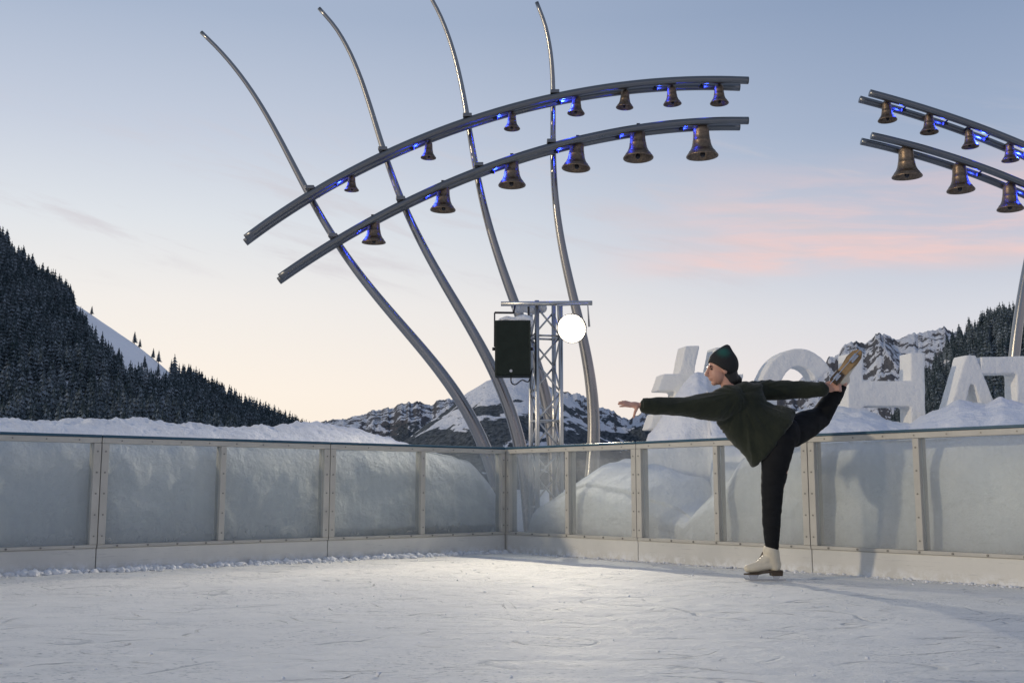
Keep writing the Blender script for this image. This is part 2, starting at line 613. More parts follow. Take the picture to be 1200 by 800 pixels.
def conifer_material():
    m, N = material('snow_dusted_conifer')
    geo = N.n('ShaderNodeNewGeometry')
    pos = geo.outputs['Position']
    nz = N.n('ShaderNodeSeparateXYZ', {0: geo.outputs['True Normal']}).outputs[2]
    a = N.noise(pos, 0.06, 4, 0.6)
    f = N.noise(pos, 0.9, 3, 0.7)
    green = N.mix(N.mrange(a, 0.35, 0.65), (0.018, 0.036, 0.042, 1), (0.036, 0.056, 0.056, 1))
    k = N.math('MULTIPLY', N.mrange(N.math('ADD', f, N.math('MULTIPLY', a, 0.6)), 0.66, 0.95), N.mrange(N.math('ABSOLUTE', nz), 0.08, 0.5), clamp=True)
    c = N.mix(N.math('MULTIPLY', k, 0.62), green, (0.50, 0.56, 0.62, 1))
    b = N.n('ShaderNodeBsdfPrincipled', {'Base Color': c, 'Roughness': 0.9, 'Specular IOR Level': 0.1})
    finish(N, b.outputs[0])
    return m


M['conifer'] = conifer_material()
M['bark'] = plain('bark', (0.06, 0.045, 0.035), 0.9)
M['hill_snow'] = snow_material('hill_snow', (0.90, 0.91, 0.93), 0.03, 0.4, 0.02)

# ------------------------------------------------------------------ the setting: ground, ice, snow banks
CORNER = gnd(593, 647)
dl = (gnd(0, 675) - CORNER).normalized()
dr = (gnd(1200, 688) - CORNER).normalized()
nl = Vector((dl.y, -dl.x, 0))            # away from the rink
nr = Vector((-dr.y, dr.x, 0))

g = MB().add([(-7000, -500, -0.06), (7000, -500, -0.06), (7000, 9000, -0.06), (-7000, 9000, -0.06)], [(0, 1, 2, 3)])
tag(g.build('snow_ground', M['snow']), kind='structure')

A, B = CORNER + nl * 0.03 + nr * 0.03, CORNER + dl * 16 + nl * 0.03
Cc, D = CORNER + dl * 16 + dr * 16, CORNER + dr * 16 + nr * 0.03
uu = np.concatenate([np.linspace(-0.03, 10.0, 420), [11, 12.5, 16]])
U_, V_ = np.meshgrid(uu, uu, indexing='ij')
X_ = CORNER.x + dl.x * U_ + dr.x * V_
Y_ = CORNER.y + dl.y * U_ + dr.y * V_
Z_ = 0.006 * fbm(X_ * 2.2, Y_ * 3.4, 1.0, 4) + 0.0055 * fbm(X_ * 6 + Y_ * 1.5, Y_ * 10, 4.0, 4, 0.6, True)
gouge = np.clip((fbm(X_ * 3.2 + Y_ * 2.0, Y_ * 7.5, 9.0, 3) - 0.22) / 0.12, 0, 1)
Z_ = Z_ - 0.005 * gouge
Z_[420:] = 0
Z_[:, 420:] = 0
ice = obj('ice_rink', grid_mesh('ice_rink', np.stack([X_, Y_, Z_], -1)), M['ice'], None, True)
tag(ice, kind='structure')


def bank(name, d, n, s0, s1, fz, crest, gap, seed, tmax=3.0, lump=0.05, ns=260, nv=90):
    """snow shoved up behind the boards: steep face at the panes, lumpy crest, long slope behind"""
    s = np.linspace(s0, s1, ns)
    P = np.zeros((nv, ns, 3))
    for j, v in enumerate(np.linspace(0, 1, nv)):
        if v < 0.45:
            k = v / 0.45
            z = (fz(s) + 0.03 * fbm(s * 4.0, seed, 1.0, 4)) * k
            bulge = fbm(s * 1.7 + seed, np.full(ns, k * 1.6), seed, 4) + 0.15 * fbm(s * 5.5, np.full(ns, k * 4.5), seed, 4, 0.6, True) + 0.05 * fbm(s * 17, np.full(ns, k * 13), seed, 3, 0.6, True)
            t = gap(s, z) + 0.02 + 0.055 * bulge + 0.10 * np.clip((k - 0.72) / 0.28, 0, 1) ** 2
        elif v < 0.68:
            k = (v - 0.45) / 0.23
            t = gap(s, fz(s)) + 0.10 + 0.55 * k + 0.05 * fbm(s * 1.7 + seed, np.full(ns, 1.6), seed, 4) * (1 - k)
            z = fz(s) + (crest(s) - fz(s)) * math.sin(k * math.pi / 2)
            z = z + k * lump * (fbm(s * 2.6, t * 2.2 + seed, 3.3, 5, 0.6, True) * 0.9 + fbm(s * 7, t * 6, seed, 4, 0.6, True) * 0.55)
        else:
            k = (v - 0.68) / 0.32
            t = gap(s, fz(s)) + 0.65 + (tmax - 0.65) * k
            z = crest(s) * (1 - k ** 1.5) - 0.1 * k
            z = z + (1 - k) * lump * (fbm(s * 2.6, t * 2.2 + seed, 3.3, 5, 0.6, True) * 0.9 + fbm(s * 7, t * 6, seed, 4, 0.6, True) * 0.55)
        P[j, :, 0] = CORNER.x + d.x * s + n.x * t
        P[j, :, 1] = CORNER.y + d.y * s + n.y * t
        P[j, :, 2] = z
    o = obj(name, grid_mesh(name, P), M['snow'], None, True)
    tag(o, kind='structure')
    return o


# left bank: fills the panes up to the cap, its lumpy crest shows over the boards
bank('snow_bank_left', dl, nl, -0.35, 9.0,
     lambda s: interp(s, [(-0.35, 0.05), (-0.2, 0.4), (0, 0.66), (0.08, 0.74), (0.25, 0.88), (0.5, 0.95), (1.0, 0.985), (2, 0.99), (9, 0.99)]),
     lambda s: interp(s, [(-0.35, 0.05), (-0.2, 0.42), (0, 0.68), (0.3, 0.90), (0.7, 1.0), (1.0, 1.10), (1.3, 1.17), (1.7, 1.19), (2.1, 1.15), (2.8, 1.13), (3.6, 1.15), (4.5, 1.12), (9, 1.12)]),
     lambda s, z: 0.125 + np.clip((0.26 - z) / 0.1, 0, 1) * interp(s, [(0, 0.3), (1.1, 0.26), (1.6, 0.05), (2, 0.0), (9, 0)]) + interp(s, [(0, 0.03), (0.2, 0.0), (9, 0)]),
     5.3, 3.2, 0.085, 520, 130)
# right corner: a pile that sinks towards the third pane, then snow up to the cap
bank('snow_bank_right', dr, nr, 0.02, 9.0,
     lambda s: interp(s, [(0, 0.0), (0.05, 0.26), (0.2, 0.42), (0.4, 0.5), (0.75, 0.62), (0.9, 0.66), (1.4, 0.6), (1.75, 0.48), (1.9, 0.42), (2.05, 0.36), (2.3, 0.52), (2.6, 0.72), (2.72, 0.86), (2.9, 0.95), (3.3, 0.97), (9, 0.99)]),
     lambda s: interp(s, [(0, 0.0), (0.2, 0.5), (0.45, 0.68), (0.75, 0.86), (0.9, 0.90), (1.4, 0.80), (1.75, 0.70), (1.9, 0.5), (2.05, 0.42), (2.3, 0.56), (2.6, 0.76), (2.72, 0.9), (2.9, 0.98), (3.3, 1.0), (9, 1.0)]),
     lambda s, z: 0.12 + interp(s, [(0, 0.1), (0.2, 0.0), (1.6, 0.0), (1.85, 0.2), (2.2, 0.08), (2.6, 0.02), (9, 0.0)]),
     12.7, 1.8, 0.045, 420, 110)


def wall_depth(px):
    r = ray(px, 600)
    # horizontal intersection with the right wall line
    a = np.array([[r.x, -dr.x], [r.y, -dr.y]])
    t, s = np.linalg.solve(a, np.array([CORNER.x, CORNER.y]))
    return r.y * t


# mound that carries the carved letters
LD = 12.0
pxs = np.linspace(742, 1420, 300)
top_pts = [(742, 0.0), (750, 0.5), (756, 1.12), (768, 1.24), (784, 1.50), (800, 1.72), (816, 1.86), (836, 1.84), (856, 1.66), (875, 1.52), (900, 1.47), (930, 1.50), (960, 1.54), (985, 1.56),
           (1005, 1.52), (1022, 1.46), (1034, 1.40), (1062, 1.38), (1074, 1.46), (1088, 1.52), (1104, 1.56), (1120, 1.62), (1150, 1.60), (1170, 1.66), (1190, 1.60), (1230, 1.55), (1420, 1.5)]
NV = 120
P = np.zeros((NV, len(pxs), 3))
for i, px in enumerate(pxs):
    wd = wall_depth(px) + 0.75
    zt = interp(px, top_pts)
    az = (px - 600) / F / CP
    for j in range(NV):
        v = j / (NV - 1)
        if v < 0.15:
            k = v / 0.15
            d = max(wd, 10.4) if px < 830 else wd
            z = 0.9 * k * min(1, zt)
            d += 0.12 * k
        elif v < 0.75:
            k = (v - 0.15) / 0.6
            d0 = (max(wd, 10.4) if px < 830 else wd) + 0.12
            d = d0 + (LD + 0.25 - d0) * k
            z0 = 0.9 * min(1, zt)
            z = z0 + (zt - z0) * (k ** 0.8 if px > 830 else min(1, k * 1.6) ** 0.7)
        else:
            k = (v - 0.75) / 0.25
            d = LD + 0.25 + 3.0 * k
            z = zt * (1 - k ** 1.3) - 0.1 * k
        P[j, i] = (az * d, d, z)
lum = fbm(P[..., 0] * 1.3, P[..., 1] * 1.3, 2.0, 5, 0.5) * 0.10 + fbm(P[..., 0] * 5, P[..., 1] * 5, 6.0, 4, 0.55, True) * 0.022
P[..., 2] += lum * np.clip(P[..., 2] / 0.8, 0, 1)
tag(obj('snow_mound', grid_mesh('snow_mound', P), M['snow'], None, True), kind='structure')


# ------------------------------------------------------------------ mountains
def ridge(name, mat, prof, d_foot, d_ridge, z_foot, rough, seed, px0, px1, ncol=220, nrow=90, power=1.0, rid=True, back=1.5, nscale=3.0):
    pxs = np.linspace(px0, px1, ncol)
    zr = np.array([at(px, interp(px, prof), d_ridge).z for px in pxs])
    if rid:
        zr = zr + rough * 0.30 * fbm(pxs / 15.0 + seed, seed, 0.5, 5, 0.6, True) - rough * 0.05
    P = np.zeros((nrow, ncol, 3))
    nf = int(nrow * 0.75)
    for j in range(nrow):
        if j < nf:
            v = j / (nf - 1)
            d = d_foot + (d_ridge - d_foot) * v
            z = z_foot + (zr - z_foot) * v ** power
            env = math.sin(min(1, v * 1.02) * math.pi) * 0.9 + 0.18 * v
        else:
            v = (j - nf + 1) / (nrow - nf)
            d = d_ridge * (1 + (back - 1) * v)
            z = zr * (1 - v) + z_foot * v
            env = 0.2 * (1 - v)
        x = (pxs - 600) / F / CP * d
        nz = fbm(x / d_ridge * nscale * 4 + seed, np.full(ncol, d / d_ridge * nscale * 4), seed, 6, 0.52, rid)
        P[j, :, 0] = x
        P[j, :, 1] = d
        P[j, :, 2] = z + nz * env * rough
    o = obj(name, grid_mesh(name, P), mat, None, False)
    tag(o, kind='structure')
    return o, P, nf


far_rock = mountain_material('far_rock', 0.88, 160, 200, 0.7, 0.006)
snow_dome = mountain_material('snow_dome', 0.50, 185, 320, 0.5, 0.0042)
crag = mountain_material('crag', 0.72, 40, 120, 1.0, 0.006)
ridge('mountain_far_rocky', far_rock, [(300, 506), (343, 499), (372, 499), (400, 494), (427, 491), (450, 482), (473, 475), (490, 474), (501, 477), (513, 470), (527, 470), (545, 478), (600, 500), (640, 520)],
      3000, 4200, -20, 75, 3.1, 290, 640)
ridge('mountain_snow_dome', snow_dome, [(430, 540), (480, 512), (505, 493), (525, 480), (547, 461), (570, 447), (588, 441), (605, 438), (622, 441), (640, 452), (665, 470), (700, 492), (760, 525)],
      2300, 3300, -20, 60, 8.4, 430, 760, power=0.9, rid=False)
ridge('mountain_dark_crag', mountain_material('dark_crag', 0.75, 170, 190, 0.9, 0.006), [(590, 520), (620, 492), (640, 474), (650, 467), (661, 463), (672, 461), (683, 465), (700, 475), (715, 484), (728, 490), (742, 490), (756, 483), (775, 478), (800, 490), (860, 520)],
      2600, 3600, -20, 70, 15.2, 590, 860)
ridge('mountain_right_crag', crag, [(930, 450), (965, 425), (985, 411), (1003, 402), (1018, 401), (1032, 393), (1045, 396), (1062, 394), (1080, 393), (1095, 390), (1108, 389), (1130, 396), (1200, 400), (1300, 420)],
      3000, 4200, -20, 110, 21.7, 900, 1320)

left_prof = [(-260, 95), (-100, 205), (0, 290), (40, 326), (80, 352), (100, 364), (130, 383), (160, 403), (200, 436), (240, 460), (280, 481), (320, 500), (350, 511), (420, 545)]
_, PL, nfl = ridge('forest_hill_left', M['hill_snow'], left_prof, 420, 900, -3, 14, 30.3, -280, 430, power=1.15, rid=False, back=1.25)
right_prof = [(1040, 505), (1070, 466), (1085, 446), (1100, 427), (1115, 411), (1130, 399), (1150, 387), (1175, 378), (1200, 376), (1250, 360), (1400, 320)]
_, PR, nfr = ridge('forest_hill_right', M['hill_snow'], right_prof, 420, 800, -3, 12, 41.9, 1040, 1400, power=1.1, rid=False, back=1.25)


def proj(p):
    """photo pixel of a world point"""
    x, y, z = p[..., 0], p[..., 1], p[..., 2] - EYE
    d = y * CP + z * SP
    u = -y * SP + z * CP
    return 600 + F * x / d, 400 - F * u / d


def spruce_points(layers, tips, rs):
    """unit spruce: jagged drooping tiers; returns vertices and triangles"""
    V, T = [], []
    for l in range(layers):
        k = l / (layers - 1)
        h0 = 0.10 + 0.80 * k
        rad = 0.185 * (1 - k) ** 0.85 + 0.018
        apex = len(V)
        V.append((rs.normal(0, 0.006), rs.normal(0, 0.006), min(1.0, h0 + 0.20 * (1 - 0.45 * k))))
        off = rs.uniform(0, 6.28)
        n = tips * 2
        for q in range(n):
            w = off + 2 * math.pi * q / n
            out = rad * (rs.uniform(0.85, 1.2) if q % 2 == 0 else rs.uniform(0.35, 0.6))
            V.append((out * math.cos(w), out * math.sin(w), h0 - (0.03 if q % 2 == 0 else -0.02) + rs.normal(0, 0.008)))
        for q in range(n):
            T.append((apex, apex + 1 + q, apex + 1 + (q + 1) % n))
    return np.array(V), np.array(T)


rs = np.random.default_rng(5)
kinds = [spruce_points(7, 6, rs) for _ in range(8)]


def forest(name, P, nf, count, keep, hmin, hmax, label, seed):
    r = np.random.default_rng(seed)
    rows, cols = nf, P.shape[1]
    VV, TT, off = [], [], 0
    spots = []
    while len(spots) < count:
        a = math.sqrt(r.uniform(0.02, 1.0)) * (rows - 1.001)
        b = r.uniform(0, cols - 1.001)
        i, j = int(a), int(b)
        fa, fb = a - i, b - j
        p = P[i, j] * (1 - fa) * (1 - fb) + P[i + 1, j] * fa * (1 - fb) + P[i, j + 1] * (1 - fa) * fb + P[i + 1, j + 1] * fa * fb
        px, py = proj(p)
        if not (-60 < px < 1260) or r.uniform() > keep(px, py, p):
            continue
        spots.append(p)
    for p in spots:
        V, T = kinds[r.integers(len(kinds))]
        h = r.uniform(hmin, hmax)
        w = 2 * math.pi * r.uniform()
        sw = h * r.uniform(0.95, 1.5)
        Q = np.empty_like(V)
        Q[:, 0] = (V[:, 0] * math.cos(w) - V[:, 1] * math.sin(w)) * sw + p[0]
        Q[:, 1] = (V[:, 0] * math.sin(w) + V[:, 1] * math.cos(w)) * sw + p[1]
        Q[:, 2] = V[:, 2] * h + p[2] - 0.5
        VV.append(Q)
        TT.append(T + off)
        off += len(V)
    o = obj(name, tri_mesh(name, np.vstack(VV), np.vstack(TT)), M['conifer'])
    tag(o, label, 'wood', kind='stuff')
    return o


def inside(px, py, poly):
    c = False
    for i in range(len(poly)):
        (x1, y1), (x2, y2) = poly[i], poly[i - 1]
        if (y1 > py) != (y2 > py) and px < (x2 - x1) * (py - y1) / (y2 - y1) + x1:
            c = not c
    return c


CLEAR = [(80, 340), (100, 362), (132, 382), (162, 402), (190, 424), (205, 444), (190, 452), (170, 442), (152, 442), (134, 424), (112, 398), (92, 366)]


def keep_left(px, py, p):
    if any(inside(px, py - q, CLEAR) for q in (0, 6, 11, 4 + 14 * abs(float(vnoise(px / 7, py / 7, 2.0))))):
        return 0.0
    if py < 380 and 88 < px < 160:
        return 0.0
    if 165 < px < 225 and 435 < py < 485:
        return 0.30 if vnoise(px / 14, py / 9, 3.0) > -0.05 else 0.9
    return 1.0


forest('spruce_wood_left', PL, nfl, 7000, keep_left, 9, 20, 'dense dark spruce wood dusted with snow covering the left hillside', 3)
forest('spruce_wood_right', PR, nfr, 2600, lambda px, py, p: 0.12 if vnoise(px / 11, py / 13, 8.0) > 0.28 and py > 385 else 1.0, 8, 17,
       'dark spruce wood with snowy gaps on the hill at the right edge', 4)

# single spruces that stand out round the snowy clearing
tree_mesh = tri_mesh('crown', *[a.copy() for a in spruce_points(9, 7, rs)])
trunk_mesh = MB().tube([(0, 0, -0.05), (0, 0, 0.5), (0, 0, 0.9)], [0.022, 0.014, 0.004], 7).mesh('trunk')
singles = [(108, 366, 13, 'small spruce at the top of the snowy clearing, nearest the dense wood'),
           (158, 400, 18, 'spruce on the skyline at the middle of the snowy clearing'),
           (164, 405, 13, 'low spruce on the skyline just right of the skyline spruce above the clearing'),
           (182, 417, 15, 'left one of two close spruces where the skyline trees begin below the clearing'),
           (187, 421, 18, 'right one of two close spruces where the skyline trees begin below the clearing'),
           (168, 432, 17, 'lone dark spruce standing inside the snowy clearing'),
           (171, 440, 13, 'small spruce just below the lone one inside the clearing'),
           (186, 442, 18, 'bushy spruce at the lower right end of the snowy clearing')]
base = PL[:nfl].reshape(-1, 3)
bx, by = proj(base)
for i, (px, py, h, lab) in enumerate(singles):
    k = np.argmin((bx - px) ** 2 + (by - py) ** 2)
    t = empty('spruce_tree', tuple(base[k]))
    h *= 0.62
    t.scale = (h * 1.25, h * 1.25, h)
    t.rotation_euler.z = i * 1.7
    obj('crown', tree_mesh, M['conifer'], t)
    obj('trunk', trunk_mesh, M['bark'], t)
    tag(t, lab, 'tree', 'single spruces round the snowy clearing')

# ------------------------------------------------------------------ rink barrier, section by section
TOPZ = 1.035
KICKZ = 0.178


def barrier(name, length, pane_mat, m):
    root = empty(name, m=m)
    L = length - 0.006
    x0 = 0.003
    MB().box(x0, x0 + L, 0.0, 0.055, 0.0, KICKZ).build('kick_board', M['kick'], root, bevel=0.006)
    MB().box(x0, x0 + L, -0.010, 0.084, KICKZ + 0.001, KICKZ + 0.026).build('bottom_rail', M['frame'], root, bevel=0.003)
    MB().box(x0, x0 + L, -0.011, 0.083, 0.972, 1.014).build('top_rail', M['frame'], root, bevel=0.004)
    MB().box(x0, x0 + L, -0.016, 0.050, 1.015, TOPZ).build('top_cap', M['cap'], root, bevel=0.004)
    pw = 0.056
    mid = x0 + L / 2
    for xa, w in ((x0, pw), (mid - 0.024, 0.048), (x0 + L - pw, pw)):
        MB().box(xa, xa + w, -0.014, 0.085, KICKZ + 0.027, 0.971).build('post', M['frame'], root, bevel=0.004)
    for xa, xb in ((x0 + pw + 0.001, mid - 0.025), (mid + 0.025, x0 + L - pw - 0.001)):
        MB().box(xa, xb, 0.022, 0.030, KICKZ + 0.028, 0.970).build('pane', pane_mat, root)
    sc = MB()
    for xs in (x0 + pw / 2, mid, x0 + L - pw / 2):
        for z in np.arange(KICKZ + 0.09, 0.95, 0.16):
            sc.tube([(xs, -0.0135, z), (xs, -0.018, z)], 0.0065, 8)
    for xs in np.arange(x0 + 0.15, x0 + L, 0.24):
        sc.tube([(xs, -0.0095, KICKZ + 0.013), (xs, -0.016, KICKZ + 0.013)], 0.008, 8)
        sc.tube([(xs, -0.0105, 0.993), (xs, -0.0150, 0.993)], 0.0055, 8)
    s = sc.build('screws', M['screw'], root)
    s['kind'] = 'stuff'
    return root


def frame_m(o, x):
    x = x.normalized()
    y = Vector((0, 0, 1)).cross(x)
    return Matrix(((x.x, y.x, 0, o.x), (x.y, y.y, 0, o.y), (0, 0, 1, 0), (0, 0, 0, 1)))


LL, LR = 2.005, 1.765
lab_l = ['grey framed barrier section of the left wall that meets the rink corner',
         'grey framed barrier section in the middle of the left wall',
         'grey framed barrier section of the left wall cut off by the left edge']
lab_r = ['cream framed barrier section of the right wall that meets the rink corner',
         'cream framed barrier section of the right wall behind the skater',
         'cream framed barrier section of the right wall right of the skater']
first = None
for i in range(3):
    o = CORNER + dl * (0.012 + LL * (i + 1))
    m = frame_m(o, -dl)
    if first is None:
        r_ = first = barrier('rink_barrier', LL, M['pane_frost'], m)
    else:
        r_ = copy_tree(first)
        r_.matrix_world = m
    tag(r_, lab_l[i], 'barrier', 'barrier sections round the ice rink')
first = None
for i in range(3):
    o = CORNER + dr * (0.012 + LR * i)
    m = frame_m(o, dr)
    if first is None:
        r_ = first = barrier('rink_barrier', LR, M['pane_clear'], m)
    else:
        r_ = copy_tree(first)
        r_.matrix_world = m
    tag(r_, lab_r[i], 'barrier', 'barrier sections round the ice rink')

MB().box(-0.062, 0.006, -0.006, 0.056, 0.0, 1.013).build('corner_post', M['frame'], first, bevel=0.004)

# ------------------------------------------------------------------ carved snow letters
YAW = R(10)
lx = Vector((math.cos(YAW), math.sin(YAW), 0))
ln = Vector((-math.sin(YAW), math.cos(YAW), 0))       # away from the viewer
L0 = at(930, 480, LD)


def lp(px, py):
    r = ray(px, py)
    o = Vector((0, 0, EYE))
    return o + r * ((L0 - o).dot(ln) / r.dot(ln))


THICK = ln * 0.25


def letter(polys, label):
    mb = MB()
    for i, pl in enumerate(polys):
        mb.prism([lp(*q) for q in pl], THICK)
    me = remesh(mb, 'snow_letter', 0.013, 2, lambda co, no: 0.004 * fbm(co[:, 0] * 7, co[:, 1] * 7, co[:, 2] * 7, 4))
    o = obj('snow_letter', me, M['snow_carved'], None, True)
    tag(o, label, 'letter', 'carved snow letters behind the right barrier')
    return o


letter([[(803, 405), (820, 405), (793, 540), (774, 540)], [(838, 407), (855, 407), (829, 540), (811, 540)],
        [(777, 438), (872, 438), (868, 458), (770, 458)], [(766, 484), (862, 484), (857, 503), (760, 503)]],
      'carved snow hash sign at the left end of the letters, in front of the skater')
cx, cy = 936, 472
polys = []
N_ = 30
for i in range(N_):
    a0 = R(38 + (322 - 38) * i / N_)
    a1 = R(38 + (322 - 38) * (i + 1.08) / N_)
    ro, ri = (48, 64), (25, 43)
    polys.append([(cx + ro[0] * math.cos(a0), cy - ro[1] * math.sin(a0)), (cx + ro[0] * math.cos(a1), cy - ro[1] * math.sin(a1)),
                  (cx + ri[0] * math.cos(a1), cy - ri[1] * math.sin(a1)), (cx + ri[0] * math.cos(a0), cy - ri[1] * math.sin(a0))])
letter(polys, 'carved snow letter C rising like an arch behind the skater')
letter([[(994, 414), (1012, 414), (1012, 545), (994, 545)], [(1067, 413), (1084, 413), (1086, 545), (1068, 545)], [(1005, 446), (1075, 446), (1075, 476), (1005, 476)]],
      'carved snow letter H half buried between the skate and the letter A')
letter([[(1132, 416), (1144, 416), (1118, 545), (1094, 545)], [(1132, 416), (1144, 416), (1194, 545), (1170, 545)], [(1116, 478), (1162, 478), (1168, 494), (1112, 494)],
        [(1130, 425), (1146, 425), (1150, 450), (1128, 450)]],
      'carved snow letter A with a pointed top right of the H')
letter([[(1150, 418), (1262, 416), (1262, 436), (1150, 438)], [(1192, 425), (1214, 425), (1216, 545), (1192, 545)]],
      'carved snow letter T cut off by the right edge')

# ------------------------------------------------------------------ carillon: curved ribs and bell rails
SD = 13.0
ribs_l = [([(236, 38), (266, 72), (301, 115), (323, 151), (358, 221), (379, 260), (401, 295), (436, 341), (480, 388), (520, 440), (545, 480), (565, 522), (580, 558), (592, 595), (601, 634)], 'rib'),
          ([(374, 10), (406, 57), (432, 116), (450, 173), (463, 217), (480, 263), (506, 306), (529, 342), (555, 390), (579, 439), (598, 482), (609, 522), (616, 560), (621, 600), (624, 634)], 'rib'),
          ([(502, -8), (520, 33), (535, 72), (550, 140), (557, 193), (563, 239), (581, 289), (596, 333), (612, 375), (628, 425), (640, 475), (648, 522), (653, 578), (655, 634)], 'rib'),
          ([(629, 3), (643, 60), (649, 102), (650, 150), (648, 189), (649, 228), (653, 264), (662, 300), (674, 352), (685, 405), (692, 447), (695, 482), (694, 520), (693, 575), (691, 634)], 'rib')]
up_l = [(288, 279), (325, 256), (363, 226), (410, 200), (453, 180), (500, 159), (550, 142), (605, 127), (650, 114), (692, 105.5), (740, 98), (800, 93.6), (830, 92.6), (877, 94.6)]
lo_l = [(328, 325), (360, 303), (392, 282), (430, 260), (471, 238), (515, 219), (560, 202), (608, 186), (650, 172), (692, 158), (752, 148.5), (800, 143.5), (840, 141.8), (877, 141.6)]
up_r = [(1019, 109), (1080, 126), (1140, 147), (1200, 170), (1260, 198), (1320, 231), (1380, 270)]
lo_r = [(1021, 159), (1070, 171), (1120, 185.5), (1200, 216), (1260, 244), (1320, 278), (1380, 318)]
RG = 0.22


def carillon(ribs, rails, depth, label, r0, r1):
    root = empty('bell_sculpture', tuple(gnd(640, 640) * 0 + Vector((at(ribs[0][0][-1][0], 632, depth).x, depth, 0))))
    inv = -Vector(root.location)
    rd = depth + 0.11 + 0.05 + 0.10
    ribs = [(smooth_path(p, 6), n_) for p, n_ in ribs]
    rails = [smooth_path(p, 3) for p in rails]
    for pts, _ in ribs:
        path = [at(x, y, rd) + inv for x, y in pts]
        sp = spline(path, 60)
        for q in sp:
            q.z = max(q.z, -0.05)
        n = len(sp)
        MB().tube(sp, [r1 + (r0 - r1) * (k / (n - 1)) ** 1.35 for k in range(n)], 16).build('rib', M['steel'], root, True)
    curves = []
    for pts in rails:
        front = spline([at(x, y, depth - RG / 2) for x, y in pts], 60)
        back = [p + Vector((-0.06, RG, -0.004)) for p in front]
        MB().tube([p + inv for p in front], 0.047, 14).build('bell_rail', M['steel_dark'], root, True)
        MB().tube([p + inv for p in back], 0.047, 14).build('bell_rail', M['steel_dark'], root, True)
        curves.append([(a + b) / 2 for a, b in zip(front, back)])
        for rp, _ in ribs:                      # clamps where rib and rail cross
            rr = spline([at(x, y, rd) for x, y in rp], 80)
            best = min(((a - b).length, i, j) for i, a in enumerate(back) for j, b in enumerate(rr))
            if best[0] < 0.45:
                p = back[best[1]]
                MB().box(p.x - 0.055, p.x + 0.055, p.y - RG - 0.045, rr[best[2]].y + 0.02, p.z + 0.030, p.z + 0.075).build('clamp', M['steel_dark'], root, bevel=0.006).location = inv
    tag(root, label, 'sculpture', 'steel bell sculptures')
    return root, curves


_, cl = carillon(ribs_l, [up_l, lo_l], SD, 'left steel bell sculpture with four curved ribs and two double rails', 0.094, 0.025)
_, cr = carillon([([(1400, 40), (1310, 100), (1250, 170), (1222, 240), (1206, 300), (1197, 352), (1190, 402), (1186, 450), (1184, 520), (1184, 634)], 'rib')], [up_r, lo_r], 13.6,
                 'right steel bell sculpture with double rails cut off by the right edge', 0.085, 0.04)

bell_prof = [(0.02, 1.02), (0.22, 1.02), (0.40, 0.985), (0.47, 0.92), (0.49, 0.80), (0.505, 0.64), (0.535, 0.50), (0.56, 0.485), (0.555, 0.46), (0.60, 0.34), (0.68, 0.24), (0.80, 0.14),
             (0.82, 0.145), (0.86, 0.10), (0.97, 0.03), (1.0, 0.0), (0.985, -0.025), (0.94, -0.02), (0.88, 0.05), (0.72, 0.16), (0.58, 0.32), (0.48, 0.50), (0.44, 0.75), (0.40, 0.90), (0.02, 0.95)]
bm_body = MB().lathe([(r, z * 2.0) for r, z in bell_prof], 28).mesh('bell_body')
bm_clap = MB().tube([(0, 0, 1.7), (0.05, 0, 0.25)], 0.05, 8).ball((0.05, 0, 0.12), (0.16, 0.16, 0.2), 12, 8).mesh('clapper')

# blue lamp parts
m_, N = material('blue_lens')
e_ = N.n('ShaderNodeEmission', {'Color': (0.03, 0.05, 1.0, 1), 'Strength': 4.0})
finish(N, e_.outputs[0])
M['blue_lens'] = m_
m_, N = material('bright_lens')
e_ = N.n('ShaderNodeEmission', {'Color': (0.45, 0.60, 1.0, 1), 'Strength': 30.0})
finish(N, e_.outputs[0])
M['bright_lens'] = m_
lamp_body = MB().tube([(-0.035, 0, 0), (0.0, 0, 0), (0.02, 0, 0)], [0.016, 0.022, 0.022], 12).box(-0.02, 0.0, -0.075, 0.075, 0.018, 0.03).mesh('housing')
lens_mesh = MB().tube([(0.0202, 0, 0), (0.024, 0, 0)], 0.017, 12).mesh('lens')
blue_light = bpy.data.lights.new('blue_light', 'POINT')
blue_light.color = (0.02, 0.05, 1.0)
blue_light.shadow_soft_size = 0.02
blue_light.energy = 2.2

ordinal = ['first', 'second', 'third', 'fourth', 'fifth', 'sixth', 'seventh']


